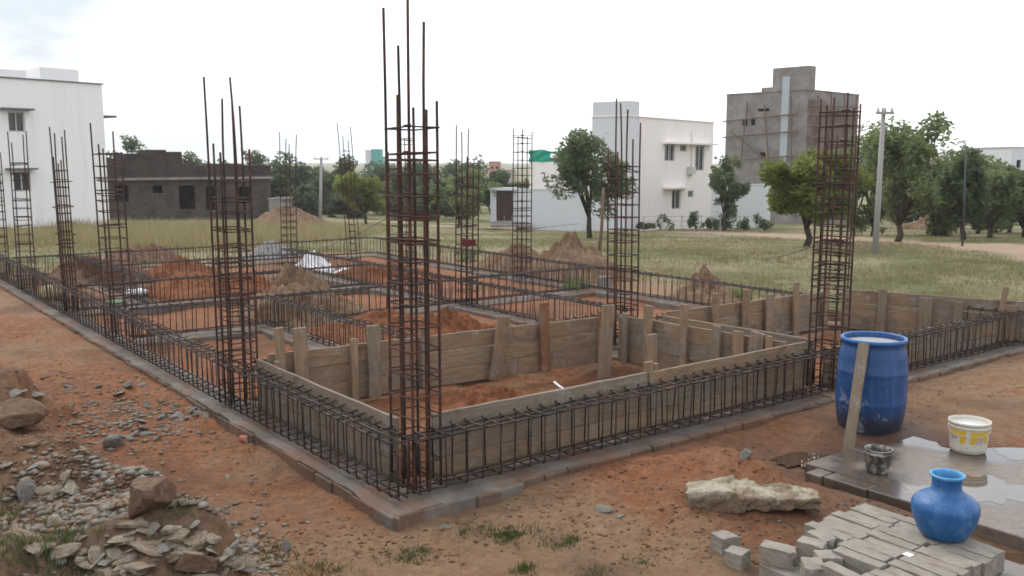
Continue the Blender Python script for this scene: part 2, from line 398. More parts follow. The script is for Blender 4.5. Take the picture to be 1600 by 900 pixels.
def m_white(c):
    def fn(t):
        p = t.pos((1, 1, .25)); a = t.noise(p, .9, 6, .65); b = t.noise(t.pos(), 9, 4, .6)
        st = t.noise(t.pos((2.2, 2.2, .12)), 1.6, 6, .7); col = t.mix(t.ramp(a, .5, .78, 0, .35), c, tuple(x * .72 for x in c)); col = t.mix(t.ramp(st, .55, .75, 0, .3), col, (.42, .41, .40)); col = t.mix(t.ramp(b, .55, .8, 0, .12), col, (.45, .43, .4))
        t.out(col, .8, spec=.3)
    return fn
M['white_wall'] = mat('white_plaster', m_white((.86, .85, .85)))
M['warm_wall'] = mat('warm_white_plaster', m_white((.86, .80, .77)))
M['grey_wall'] = mat('pale_grey_plaster', m_white((.66, .67, .70)))
M['dark_trim'] = mat('slate_trim', m_plain((.12, .13, .15)))
M['glass'] = mat('window_glass', m_plain((.05, .055, .06), .12, 0, .3, 2, .5))
M['frame'] = mat('window_frame_paint', m_plain((.55, .54, .53), .6))
M['gate'] = mat('brown_gate', m_plain((.07, .035, .035), .6))
def m_brickwall(c1, c2, mortar, sx=1.0):
    def fn(t):
        # brick courses in object space, wrapped round the walls by summing the two horizontal axes
        c = t.n('ShaderNodeTexCoord'); sp = t.n('ShaderNodeSeparateXYZ'); t.l(c.outputs['Object'], sp.inputs[0])
        ad = t.math('ADD', sp.outputs[0], sp.outputs[1]); cb = t.n('ShaderNodeCombineXYZ'); t.l(ad, cb.inputs[0]); t.l(sp.outputs[2], cb.inputs[1])
        b = t.n('ShaderNodeTexBrick'); t.l(cb.outputs[0], b.inputs['Vector']); b.inputs['Scale'].default_value = 1.0
        b.inputs['Brick Width'].default_value = .46 * sx; b.inputs['Row Height'].default_value = .2 * sx; b.inputs['Mortar Size'].default_value = .018 * sx
        for k, v in (('Color1', c1), ('Color2', c2), ('Mortar', mortar)): b.inputs[k].default_value = (*v, 1)
        n = t.noise(t.pos(), .8, 6, .65); n2 = t.noise(t.pos(), 4, 6, .7)
        col = t.mix(t.ramp(n, .42, .65, 0, .65), b.outputs[0], tuple(x * .5 for x in c1)); col = t.mix(t.ramp(n2, .52, .72, 0, .5), col, mortar)
        t.out(col, .95, spec=.2)
    return fn
M['dark_brick'] = mat('dark_brick', m_brickwall((.082, .064, .06), (.108, .076, .068), (.115, .105, .10)))
M['wall_brick'] = mat('wall_brick', m_brickwall((.052, .038, .038), (.072, .046, .044), (.07, .06, .058)))
M['raw_brick'] = mat('raw_brick', m_brickwall((.20, .13, .115), (.25, .155, .13), (.24, .215, .20)))
M['grey_block'] = mat('grey_render', m_conc((.215, .202, .198), (.31, .295, .285), .35, .32))
M['pale_strip'] = mat('pale_render', m_plain((.42, .46, .5), .8))
def m_leaf(c1, c2, c3, tr=.5):
    def fn(t):
        a = t.attr('tint'); col = t.mix(t.ramp(a, 0, .5), c1, c2); col = t.mix(t.ramp(a, .5, 1), col, c3)
        t.out(col, .6, spec=.25)
        tl = t.n('ShaderNodeBsdfTranslucent'); t.l(t.mix(.5, col, (c3[0] * 1.2, c3[1] * 1.2, c3[2])), tl.inputs[0])
        ms = t.n('ShaderNodeMixShader'); ms.inputs[0].default_value = tr; t.l(t.b.outputs[0], ms.inputs[1]); t.l(tl.outputs[0], ms.inputs[2]); t.l(ms.outputs[0], t.o.inputs[0])
    return fn
M['leaf_dark'] = mat('dark_leaves', m_leaf((.062, .086, .05), (.118, .155, .082), (.20, .235, .12)))
M['leaf_mid'] = mat('green_leaves', m_leaf((.08, .108, .056), (.145, .185, .086), (.24, .28, .135)))
M['leaf_lime'] = mat('lime_leaves', m_leaf((.075, .10, .028), (.155, .19, .05), (.25, .28, .09)))
M['leaf_belt'] = mat('belt_leaves', m_leaf((.056, .08, .05), (.094, .124, .072), (.145, .178, .10)))
M['straw'] = mat('dry_grass', m_leaf((.125, .115, .055), (.245, .205, .105), (.40, .335, .20), .3))
M['weed'] = mat('green_weed', m_leaf((.03, .05, .016), (.06, .09, .028), (.13, .14, .06), .3))
M['bark'] = mat('bark', m_heap((.045, .035, .028), (.09, .07, .055), 12, .5))
def m_rock(c1, c2, c3):
    def fn(t):
        v = t.coord('Object', (1, 1, 1), 'rand'); a = t.noise(v, 4, 7, .7); b = t.noise(v, 22, 5, .7); d = t.noise(v, 1.6, 3)
        col = t.mix(t.ramp(a, .35, .65), c1, c2); col = t.mix(t.ramp(d, .45, .65, 0, .7), col, c3)
        col = t.mix(t.math('MULTIPLY', t.rnd(), .4), col, c3)
        t.out(t.mix(t.ramp(b, .55, .7, 0, .4), col, tuple(x * .5 for x in c1)), .9, spec=.25); t.bump(t.math('ADD', a, t.math('MULTIPLY', b, .5)), .6, .02)
    return fn
M['rock_grey'] = mat('grey_stone', m_rock((.135, .135, .128), (.275, .275, .26), (.21, .165, .125)))
M['rock_tan'] = mat('tan_stone', m_rock((.17, .14, .10), (.33, .29, .225), (.18, .12, .08)))
M['rock_brown'] = mat('brown_rock', m_rock((.095, .062, .042), (.215, .15, .102), (.14, .075, .045)))
M['rock_earth'] = mat('earthy_rock', m_rock((.085, .052, .033), (.175, .115, .075), (.13, .07, .042)))
def m_slabstone(t):
    v = t.coord('Object'); a = t.noise(v, 5, 8, .7, .4); b = t.noise(v, 26, 6, .7); d = t.noise(v, 2.2, 4)
    col = t.mix(t.ramp(a, .35, .6), (.25, .205, .14), (.42, .375, .295)); col = t.mix(t.ramp(d, .5, .66, 0, .75), col, (.26, .18, .105))
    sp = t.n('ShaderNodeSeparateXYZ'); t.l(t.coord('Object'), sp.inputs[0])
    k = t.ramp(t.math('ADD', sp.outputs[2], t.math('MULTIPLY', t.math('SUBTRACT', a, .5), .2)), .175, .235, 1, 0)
    col = t.mix(t.math('MULTIPLY', k, .88), col, t.mix(b, (.10, .065, .04), (.24, .17, .11)))  # soil stain towards the base, with part of the front's shade painted in
    t.out(col, .9, spec=.25); t.bump(t.math('ADD', a, t.math('MULTIPLY', b, .7)), .9, .03)
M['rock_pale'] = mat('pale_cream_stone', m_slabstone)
def m_flyash(t):
    v = t.coord('Object', (1, 1, 1), 'rand'); a = t.noise(v, 9, 5, .6); b = t.noise(v, 90, 4, .7); d = t.noise(v, 4, 3)
    col = t.mix(t.ramp(a, .35, .65), (.235, .21, .178), (.315, .285, .24)); col = t.mix(t.math('MULTIPLY', t.rnd(), .5), col, (.24, .215, .19))
    col = t.mix(t.ramp(d, .55, .7, 0, .5), col, (.22, .15, .10)); col = t.mix(t.ramp(b, .58, .72, 0, .5), col, (.14, .13, .12))
    t.out(col, .92, spec=.2); t.bump(t.math('ADD', a, b), .35, .006)
M['grey_brick'] = mat('fly_ash_brick', m_flyash)
def m_blue(c, dirt=True, grime_z=.36):
    def fn(t):
        g = t.n('ShaderNodeTexCoord'); sp = t.n('ShaderNodeSeparateXYZ'); t.l(g.outputs['Object'], sp.inputs[0])
        n = t.noise(t.coord('Object', (1, 1, 1)), 7, 6, .7); n2 = t.noise(t.coord('Object', (4, 4, .5)), 5, 5, .7)
        col = t.mix(t.ramp(n2, .45, .75, 0, .5), c, tuple(min(1, x * 1.5 + .05) for x in c)); rough = .38
        if dirt:
            k = t.ramp(t.math('ADD', sp.outputs[2], t.math('MULTIPLY', t.math('SUBTRACT', n, .5), .22)), grime_z - .22, grime_z, 1, 0)
            col = t.mix(t.math('MULTIPLY', k, .86), col, (.035, .03, .028))
            k2 = t.math('MULTIPLY', t.ramp(n, .56, .7, 0, .55), t.ramp(sp.outputs[2], .38, .62, 1, 0))
            col = t.mix(k2, col, (.42, .45, .48)); sp2 = t.noise(t.coord('Object', (1, 1, .8)), 38, 3, .6); col = t.mix(t.math('MULTIPLY', t.ramp(sp2, .64, .70, 0, .7), t.ramp(n, .42, .6)), col, (.36, .36, .36))
            col = t.mix(t.ramp(t.noise(t.coord('Object', (6, 6, .7)), 6, 5, .7), .6, .72, 0, .35), col, (.2, .19, .18))
        else:
            col = t.mix(t.ramp(n, .5, .75, 0, .4), col, (.2, .36, .48)); sp2 = t.noise(t.coord('Object'), 60, 3, .6); col = t.mix(t.ramp(sp2, .66, .72, 0, .5), col, (.33, .34, .34)); col = t.mix(t.ramp(t.noise(t.coord('Object', (9, 9, 1)), 5, 5, .7), .55, .7, 0, .3), col, (.05, .12, .2))
        t.out(col, t.ramp(n, .3, .7, .3, .55), spec=.45)
    return fn
M['drum_blue'] = mat('drum_blue_plastic', m_blue((.010, .055, .18)))
M['pot_blue'] = mat('pot_blue_plastic', m_blue((.010, .09, .265), False))
M['pot_rim'] = mat('pot_rim_plastic', m_blue((.07, .27, .50), False))
M['drum_rim'] = mat('drum_rim_plastic', m_plain((.03, .12, .34), .35, 0, .3, 8))
M['milk_and_sky'] = mat('milky_and_painted_sky_water', m_plain((.55, .56, .55), .08, 0, .05, 3, .6))  # milky water in the bucket; in the drum, sky reflection painted as pale colour
def m_grimy(c, g, lo, hi):
    def fn(t):
        v = t.coord('Object'); n = t.noise(v, 11, 6, .7); n2 = t.noise(v, 45, 4, .7)
        col = t.mix(t.ramp(n, lo, hi), c, g); col = t.mix(t.ramp(n2, .58, .68, 0, .6), col, g); t.out(col, .55, spec=.35)
    return fn
M['bucket_cream'] = mat('cream_bucket_plastic', m_grimy((.60, .57, .48), (.30, .22, .14), .52, .8))
M['bucket_yellow'] = mat('yellow_print', m_grimy((.62, .41, .03), (.5, .42, .3), .55, .75))
M['bucket_print'] = mat('grey_print', m_plain((.32, .30, .34), .6))
M['bucket_dirty'] = mat('cement_crusted_plastic', m_grimy((.075, .07, .062), (.36, .34, .29), .45, .6))
M['black'] = mat('black_slurry', m_plain((.012, .012, .012), .3))
def m_wet(t):
    p = t.pos(); a = t.noise(p, .95, 5, .55, .3); b = t.noise(p, 20, 6, .7); k = t.ramp(a, .43, .53)
    col = t.mix(t.ramp(b, .3, .7), (.125, .095, .074), (.205, .16, .125)); col = t.mix(k, col, (.085, .066, .052))
    t.out(col, t.ramp(a, .42, .58, .5, .14), spec=.5)
    x = t.n('ShaderNodeBump'); t.put(x.inputs['Strength'], t.math('MULTIPLY', t.math('SUBTRACT', 1.0, k), .3)); x.inputs['Distance'].default_value = .01
    t.l(b, x.inputs['Height']); t.l(x.outputs[0], t.b.inputs['Normal'])
M['wet_slab'] = mat('wet_concrete', m_wet)
M['puddle'] = mat('muddy_water', m_plain((.075, .048, .03), .03, 0, .2, 4, .6))
def m_cloth(c): return m_plain(c, .8, 0, .12, 12, .25)
M['sheet'] = mat('white_plastic_sheet', m_cloth((.72, .72, .74)))
M['net'] = mat('green_shade_net', m_cloth((.03, .33, .23)))
M['cloth_red'] = mat('red_cloth', m_cloth((.12, .022, .028)))
M['cloth_yellow'] = mat('yellow_cloth', m_cloth((.42, .34, .2)))
M['sack_green'] = mat('green_sack', m_cloth((.12, .2, .12)))
M['cup'] = mat('red_paper_cup', m_plain((.42, .12, .08), .6))
M['cup_in'] = mat('cup_inside', m_plain((.62, .45, .3), .6))
M['pole'] = mat('pole_concrete', m_plain((.33, .32, .31), .85))
M['bamboo'] = mat('bamboo_pole', m_plain((.16, .1, .07), .8))
M['wire'] = mat('wire', m_plain((.03, .03, .03), .6))
M['pink'] = mat('pink_plaster', m_white((.50, .27, .24)))
M['teal'] = mat('teal_plaster', m_white((.12, .38, .36)))
M['cream'] = mat('cream_plaster', m_white((.52, .45, .36)))
M['dark'] = mat('dark_paint', m_plain((.04, .045, .055), .5))

# ------------------------------------------------------------------ ground sheet
def axis(lo, dlo, dhi, hi, step, g=1.06):
    a = list(np.arange(dlo, dhi, step)); s = step; x = a[-1]
    while x < hi: s *= g; x += s; a.append(x)
    s = step; x = a[0]
    while x > lo: s *= g; x -= s; a.insert(0, x)
    return np.array(a)
gx = axis(-900, -5.0, 4.6, 900, .037, 1.045); gy = axis(-60, 4.3, 10.5, 1500, .037, 1.028)
X, Y = np.meshgrid(gx, gy); x_ = X.ravel(); y_ = Y.ravel()
z_ = gz(x_, y_)
u_, v_, field = masks(x_, y_)
trk = track_mask(x_, y_)
ins_ = ((u_ > 0) & (u_ < 15.3) & (v_ > 0) & (v_ < 8.6)).astype(float)
redm = .50 + .22 * fbm(x_ + 3, y_, 2.2, 3) + .16 * ins_ + .25 * np.exp(-(((x_ - 1.3)**2 + (y_ - 6.8)**2) / 1.6)) \
    + .3 * np.exp(-(((x_ + 3.6)**2 + (y_ - 8.9)**2) / 2.2)) - .25 * np.exp(-(((x_ - .3)**2 + (y_ - 5.1)**2) / 1.3)) - .2 * np.exp(-(((x_ - 5.2)**2 + (y_ - 9.3)**2) / 3.))
wet = np.zeros_like(x_)
for (hx, hy, hr) in ((2.9, 7.1, 1.0), (2.6, 5.0, 1.15), (3.3, 7.9, .6)):
    wet = np.maximum(wet, np.exp(-(((x_ - hx)**2 + (y_ - hy)**2) / (hr * hr))**1.5))
wet = np.clip(wet * (1 + .4 * fbm(x_, y_, .5, 3)), 0, 1)
bankm = sstep(-.1, .9, bank(x_, y_) + .4 * fbm(x_ + 9, y_, .9, 3)) * sstep(10.5, 8, y_)
nx, ny = len(gx), len(gy); idx = np.arange(nx * ny).reshape(ny, nx)
FQ = np.stack([idx[:-1, :-1].ravel(), idx[:-1, 1:].ravel(), idx[1:, 1:].ravel(), idx[1:, :-1].ravel()], 1)
tag(mesh_obj('ground', np_mesh('ground', np.stack([x_, y_, z_], 1), FQ, M['ground'], True, dict(field=field, track=trk, red=redm, wet=wet, bank=bankm))), kind='structure')

# ------------------------------------------------------------------ concrete footing strips
foot = thing('concrete_footing', 'grey concrete footing strips edged with bricks, under all the rebar cages', 'foundation', tuple(W3(0, 0, -.15)))
def strip(u0, v0, u1, v1, w0, w1, top, ext0=.2, ext1=.2, brick=False):
    a = W3(u0, v0); b = W3(u1, v1); e = (b - a) / np.linalg.norm(b - a); n = np.array([-e[1], e[0], 0])
    a = a - e * ext0; b = b + e * ext1; L_ = np.linalg.norm(b - a); k = max(2, int(L_ / .12)); mb = MB(); vs = []; fs = []
    for i in range(k + 1):
        c = a + e * L_ * i / k
        j0, j1 = (random.uniform(-.014, .014) for _ in '..')
        t0, t1 = (random.uniform(-.006, .006) for _ in '..')
        vs += [c + n * (w0 + j0) + Z3 * -.16, c + n * (w0 + j0) + Z3 * (top - .012 + t0), c + n * (w0 + .02 + j0) + Z3 * (top + t0),
               c + n * (w1 - .02 + j1) + Z3 * (top + t1), c + n * (w1 + j1) + Z3 * (top - .012 + t1), c + n * (w1 + j1) + Z3 * -.16]
    for i in range(k):
        for q in range(5): fs.append((i * 6 + q, (i + 1) * 6 + q, (i + 1) * 6 + q + 1, i * 6 + q + 1))
    fs += [tuple(range(6)), tuple(k * 6 + q for q in range(6))[::-1]]
    mb.add(vs, fs).build('strip', M['concrete'], foot)
for i, (u0, v0, u1, v1, _) in enumerate(BEAMS):
    side = .2
    side = .2 if i > 6 else .19
    strip(u0, v0, u1, v1, -side, side, -.004 * (i % 6), .15, .15)
def brick_edge(u0, v0, u1, v1, outn, d=.12, L_=.23, top=-.012, jit=.012):
    a = W3(u0, v0); b = W3(u1, v1); e = (b - a) / np.linalg.norm(b - a); n = np.array(outn); T = np.linalg.norm(b - a); s = 0; mb = MB()
    while s < T - .05:
        l = min(L_ * random.uniform(.92, 1.05), T - s); j = random.uniform(-jit, jit); t = top + random.uniform(-.012, .006)
        o = a + e * s + n * j; w = d + random.uniform(-.01, .01)
        mb.obox(o + Z3 * -.17 + e * random.uniform(0, .004), e * (l - .012), n * w, Z3 * (t + .17)); s += l
    return bevel(mb.build('brick_edge', M['edge_brick'], foot), .008)
brick_edge(-.165, -.09, -.165, 1.0, U3, .08, jit=.02)                  # in front of the near corner
brick_edge(-.112, 1.0, -.112, 10.5, U3, .06)
brick_edge(-.2, -.115, 16.8, -.115, V3, .02, .3)
cp = MB(); o = W3(-.155, -.12, -.16)
cp.obox(o, U3 * .45, V3 * 1.12, Z3 * .150); bevel(cp.build('corner_pad', M['concrete'], foot), .015)

# ------------------------------------------------------------------ rebar cages of the beams
CH0, CH1 = .035, .425
def stirrup_mesh(w, h, r, hook=True):
    mb = MB(); c = .012
    pts = [(-w / 2 + c, 0, 0), (w / 2 - c, 0, 0), (w / 2, 0, c), (w / 2, 0, h - c), (w / 2 - c, 0, h), (-w / 2 + c, 0, h), (-w / 2, 0, h - c), (-w / 2, 0, c)]
    mb.tube(pts, r, 5, True)
    if hook:
        mb.tube([(w / 2 - .004, .008, h - .006), (w / 2 + .012, .012, h + .012), (w / 2 - .03, .03, h + .028)], r, 5)
        mb.tube([(-w / 2 + .03, -.008, h - .004), (-w / 2 - .035, -.012, h + .004)], r, 5)
    me = mb.mesh('stirrup', smooth=True); me.materials.append(M['steel']); return me
ST = stirrup_mesh(BW, CH1 - CH0, .0062); ST_FAR = stirrup_mesh(BW, CH1 - CH0, .0062)
for bi, (u0, v0, u1, v1, lab) in enumerate(BEAMS):
    a = W3(u0, v0, CH0); b = W3(u1, v1, CH0); L_ = np.linalg.norm(b - a); e = (b - a) / L_; n = np.array([-e[1], e[0], 0])
    root = thing('rebar_cage', lab, 'rebar cage', tuple(a), 'rebar cages of the foundation beams')
    r = .0085
    for lv, zz in (('top', CH1 - CH0 - .012), ('bottom', .012)):
        for off in (-BW / 2 + .013, .012, BW / 2 - .013):
            pts = []; k = max(3, int(L_ / .5)); w = random.uniform(-.006, .006)
            hooks = bi in (0, 5)
            if hooks:
                zo = .0 if lv == 'bottom' else zz
                if lv == 'top': pts += [a - e * .02 + n * off + Z3 * .03, a - e * .02 + n * off + Z3 * (zz - .05)]
            for q in range(k + 1):
                c = a + e * (L_ * q / k * (1 + .1 / L_) - .02) + n * (off + w + random.uniform(-.004, .004)) + Z3 * (zz + random.uniform(-.005, .005)); pts.append(c)
            MB().tube(pts, r, 6).build('long_bar', M['steel'], root, True)
    s = .08; ang = math.atan2(n[1], n[0]); i = 0
    while s < L_ - .03:
        o = mesh_obj('stirrup', ST, None, root); i += 1
        o.location = Vector(e * s); o.rotation_euler = (random.gauss(0, .035), random.gauss(0, .02), ang + random.gauss(0, .05))
        o.scale = (random.uniform(.98, 1.03), 1, random.uniform(.985, 1.015))
        s += random.uniform(.125, .175)

# ------------------------------------------------------------------ column cages
CA, CB = .30, .226
def tie_mesh(a, b, r):
    mb = MB(); h = []
    for (p, q) in ((-a / 2, -b / 2), (a / 2, -b / 2), (a / 2, b / 2), (-a / 2, b / 2)): h.append(U3 * p + V3 * q)
    pts = []
    for i in range(4):
        p, q = h[i], h[(i + 1) % 4]; d = (q - p) / np.linalg.norm(q - p); pts += [p + d * .012, q - d * .012]
    mb.tube(pts, r, 5, True); d = (h[1] - h[0]) / a
    mb.tube([h[0] - d * .03 + Z3 * .008, h[0] + d * .06 + Z3 * .008], r, 5)
    me = mb.mesh('tie', smooth=True); me.materials.append(M['rust']); return me
TIE = tie_mesh(CA + .02, CB + .02, .0062)
def column(u, v, tops, ztie, label, a=CA, b=CB, lean=(0, 0), space=.155, r=.0104, rm='rust', double=()):
    base = W3(u, v, 0); root = thing('rebar_column', label, 'rebar column', tuple(base), 'rebar columns of the building frame')
    lx, ly = lean[0] + random.gauss(0, .006), lean[1] + random.gauss(0, .006)
    sp = [(1, -1), (-1, -1), (-1, 1), (1, 1), (0, -1), (1, 0), (-1, 0), (0, 1)]   # left, near, right, far corners, then the mids
    for (p, q), h in zip(sp, tops):
        if h is None: continue
        o = base + U3 * p * a / 2 + V3 * q * b / 2; bx, by = random.gauss(0, .004), random.gauss(0, .004)
        pts = []
        for k in range(9):
            z = .02 + (h - .02) * k / 8; c = max(0, z - ztie)
            pts.append(o + (lx * z + bx * z * .4 + (bx * 5) * c * c, ly * z + by * z * .4 + (by * 5) * c * c, z))
        MB().tube(pts, r, 7).build('vertical_bar', M[rm], root, True)
    z = .09
    while z < ztie + .02:
        t = mesh_obj('tie', TIE, None, root); t.location = (lx * z + random.gauss(0, .003), ly * z + random.gauss(0, .003), z)
        t.rotation_euler = (random.gauss(0, .022), random.gauss(0, .022), random.gauss(0, .02)); s_ = random.uniform(.98, 1.04); t.scale = (s_ * a / CA, s_ * a / CA, 1)
        if random.random() < .42:
            t2 = mesh_obj('tie', TIE, None, root); t2.location = (lx * z, ly * z, z - random.uniform(.02, .06)); t2.rotation_euler = (random.gauss(0, .05), random.gauss(0, .05), random.gauss(0, .04))
        z += space * random.uniform(.86, 1.12)
    return root
column(.23, .31, (3.38, 3.46, 2.75, 2.72, 2.79, 3.14, 3.27, 2.70), 2.58, 'tallest rusty rebar column standing on the near corner of the foundation')
column(3.2, .16, (3.11, 2.42, 2.45, 3.12, 2.5, 2.92, 2.9, 2.85), 2.25, 'rusty rebar column at the left end of the boarded pit', b=.27, lean=(-.006, 0))
column(7.3, .16, (2.82, 2.55, 2.45, 2.72, None, 2.5, None, None), 2.45, 'rebar column on the left edge before the right corner of the white house', a=.33, b=.26, lean=(-.012, 0))
column(10.1, .19, (2.85, 2.75, 2.8, 2.7, 2.4, 2.3, 2.35, None), 2.25, 'slim leaning dark rebar column before the middle of the white house wall', a=.2, b=.15, lean=(-.016, 0), space=.13)
column(13.1, .13, (2.85, 2.65, 2.85, 2.8, None, None, None, None), 2.3, 'rebar column standing before the lower window of the white house')
column(15.6, .13, (2.8, 2.6, 2.5, 2.75, None, None, None, None), 2.2, 'rebar column cut by the frame edge, before the white house')
column(.17, 5.2, (2.95, 3.0, 2.9, 2.98, 2.75, 2.9, 2.85, 2.8), 2.85, 'dense rusty rebar column rising behind the blue drum', space=.14)
column(3.0, 5.05, (2.5, 2.95, 2.8, 3.05, 2.45, 3.1, 2.6, None), 2.3, 'rebar column before the white house with the lone tree, at the pit corner')
column(9.0, 8.15, (2.95, 2.9, 2.9, 2.95, 2.8, None, None, 2.8), 2.85, 'rebar column behind the sand heaps, next to the green net')
c10 = column(7.0, 5.45, (2.9, 2.4, 2.3, 2.85, 2.2, 2.8, 2.3, 2.2), 2.1, 'rebar column with a dark red cloth tied low on it')
column(13.9, 5.5, (2.95, 2.8, 2.9, 2.7, None, None, None, None), 1.75, 'rebar column standing beside the crumpled white sheet')
column(13.9, 7.1, (3.2, 2.9, 3.1, 2.8, None, None, None, None), 2.6, 'thin leaning rebar column before the lime green tree', a=.18, lean=(-.06, 0))
column(9.5, 5.7, (2.5, 2.45, 2.5, 2.45, None, None, None, None), 2.4, 'rebar column half hidden, directly behind the tallest corner column')
column(11.8, 7.3, (3.0, 2.8, 2.95, 2.9, None, None, None, None), 2.9, 'far rebar column showing between the bars of the tallest column', a=.2)
column(2.35, 8.55, (2.75, 2.8, 2.7, 2.7, 2.6, None, None, 2.6), 2.6, 'rebar column behind the dense column, at the corner of two plank walls')
mb = MB(); c = W3(7.0, 5.45, .98)
mb.obox(c - U3 * .16 - V3 * .128, U3 * .1, V3 * .008, Z3 * .13).obox(c - U3 * .165 - V3 * .125, U3 * .008, V3 * .2, Z3 * .11)
tag(bevel(mb.build('cloth_strip', M['cloth_red']), .003), 'dark red cloth strip tied round a rebar column', 'cloth')

# ------------------------------------------------------------------ plank formwork
def board_mesh(l, h, t):
    k = max(3, int(l / .18)); vs = []; fs = []; ph = random.random() * 9; am = random.uniform(.001, .005)
    for i in range(k + 1):
        x = l * i / k; a = random.uniform(-.003, .003); b = random.uniform(-.003, .003); w = am * math.sin(ph + x * 2.5)
        vs += [(x, w, a), (x, w, h + b), (x, w + t, h + b + .001), (x, w + t, a)]
    for i in range(k):
        for q in range(4): fs.append((i * 4 + q, (i + 1) * 4 + q, (i + 1) * 4 + (q + 1) % 4, i * 4 + (q + 1) % 4))
    fs += [(0, 1, 2, 3), (k * 4 + 3, k * 4 + 2, k * 4 + 1, k * 4)]
    me = bpy.data.meshes.new('board'); me.from_pydata(vs, [], fs[:-2] + [fs[-2][::1], fs[-1]]); me.update(); return me
def put(o, parent, org, ex, ey, ez):
    org = np.array(org, float) - np.array(parent.location if parent else (0, 0, 0))
    Mx = Matrix([(ex[0], ey[0], ez[0], org[0]), (ex[1], ey[1], ez[1], org[1]), (ex[2], ey[2], ez[2], org[2]), (0, 0, 0, 1)])
    o.matrix_basis = Mx; return o
def board(name, parent, org, dirv, h, l, t=.03, mt='wood', up=Z3):
    ex = np.array(dirv) / np.linalg.norm(dirv); ez = np.array(up, float); ey = np.cross(ez, ex)
    o = mesh_obj(name, board_mesh(l, h, t), M[mt], parent); put(o, parent, org, ex, ey, ez); bevel(o, .002, 1); return o
def panel(p0, p1, top, rows, label, splits, mt='wood', z0=.0, tops=None):
    """boards from p0 to p1 (world xy); splits: list of joint fractions per row"""
    a = np.array([p0[0], p0[1], 0]); b = np.array([p1[0], p1[1], 0]); L_ = np.linalg.norm(b - a); e = (b - a) / L_; n = np.array([-e[1], e[0], 0])
    root = thing('formwork_panel', label, 'plank panel', (a[0], a[1], z0), 'plank formwork round the pits')
    hh = (top - z0) / rows
    for r_ in range(rows):
        cuts = [0] + list(splits[r_ % len(splits)]) + [1]
        for c0, c1 in zip(cuts[:-1], cuts[1:]):
            o_ = a + e * (L_ * c0 + .003) + n * random.uniform(-.006, .006) + Z3 * (z0 + r_ * hh + random.uniform(0, .006))
            sl_ = random.uniform(-.004, .004)
            d = e + Z3 * sl_; board('board', root, o_, d, hh - random.uniform(.004, .012), L_ * (c1 - c0) - .006, .028, random.choice(('wood', 'wood', 'wood_grey')) if mt == 'wood' else random.choice(('wood_grey', 'wood_grey', 'wood')), np.cross(n, -d) if False else Z3)
    return root, a, e, n
def stake(root, org, h, w=.09, t=.035, lean=0., e=None, n=None, mt='wood', tilt=0., name='stake'):
    ex = np.array(e); up = Z3 + ex * lean + np.array(n) * tilt; up /= np.linalg.norm(up)
    side = ex - up * (ex @ up); side /= np.linalg.norm(side)
    # board_mesh runs along local x: make x the upright
    me = board_mesh(h, w, t); o = mesh_obj(name, me, M[mt], root)
    ey = np.cross(side, up); put(o, root, np.array(org) - side * w / 2, up, ey, side); bevel(o, .003, 1); return o
w2 = lambda u, v: W3(u, v)[:2]
# left side of the near pit (along U), outer face towards the cage
r1, a, e, n = panel(w2(.38, .27), w2(2.95, .27), .49, 3, 'plank panel with grey top board inside the left edge cage', [[], [.5], []], 'wood_grey')
for s, h in ((.35, .38), (2.3, .5)): stake(r1, a + e * s + n * -.05, h, .08, .035, 0, e, n)
# front of the near pit (along V)
r2, a, e, n = panel(w2(.24, .46), w2(.24, 2.66), .52, 3, 'plank panel behind the front edge cage, right beside the tallest column', [[.4], [], []])
for s, h, ln in ((.35, .4, 0),): stake(r2, a + e * s + n * .05, h, .1, .035, ln, e, n)
r2b, a, e, n = panel(w2(.24, 2.69), w2(.24, 4.95), .51, 3, 'plank panel behind the front edge cage, ending next to the blue drum', [[], [.55], []])
stake(r2b, a + e * .02 + n * .06, .6, .09, .035, 0, e, n); stake(r2b, a + e * .12 + n * .07, .57, .05, .04, 0, e, n)
stake(r2b, a + e * .5 + n * .5, .72, .12, .035, .02, e, n)
# back wall of the near pit
r3, a, e, n = panel(w2(2.82, .3), w2(2.5, 4.38), .55, 3, 'long back plank wall of the near pit, with upright and tilted stakes', [[.3, .68], [.36, .64], [.28, .66]])
n3 = -n if n @ np.array([0, -1, 0]) < 0 else n
for s, h, w, ln, mt, tl in ((.12, .80, .09, -.03, 'wood', 0), (.30, .78, .13, 0, 'wood', 0), (.84, .62, .07, 0, 'wood', 0), (1.05, .73, .13, .0, 'wood_grey', 0),
                          (1.62, .66, .09, 0, 'wood_grey', 0), (2.45, .70, .14, .14, 'wood', .06), (3.12, .79, .11, -.03, 'wood_red', 0), (3.95, .62, .12, 0, 'wood', 0)):
    stake(r3, a + e * s + n3 * .045, h, w, .035, ln, e, n3, mt, tl)
# right end of the near pit (two parallel walls along U)
r4, a, e, n = panel(w2(2.45, 4.44), w2(.26, 4.62), .55, 3, 'plank wall closing the right end of the near pit, with many stakes', [[.35], [.42], [.3, .7]], 'wood_grey')
n4 = n if n @ V3 < 0 else -n
for s, h, w, ln, mt in ((.16, .60, .07, 0, 'wood_grey'), (.5, .73, .12, 0, 'wood'), (1.0, .80, .085, 0, 'wood'), (1.42, .62, .10, 0, 'wood_grey'), (1.72, .6, .12, -.05, 'wood'), (1.85, .62, .16, .12, 'wood'), (2.05, .6, .07, 0, 'wood')):
    stake(r4, a + e * s + n4 * .05, h, w, .035, ln, e, n4, mt)
r4b, a, e, n = panel(w2(2.3, 5.02), w2(.3, 5.12), .51, 3, 'plank wall of the far pit running parallel behind the stakes', [[.5], [], [.4]], 'wood_grey')
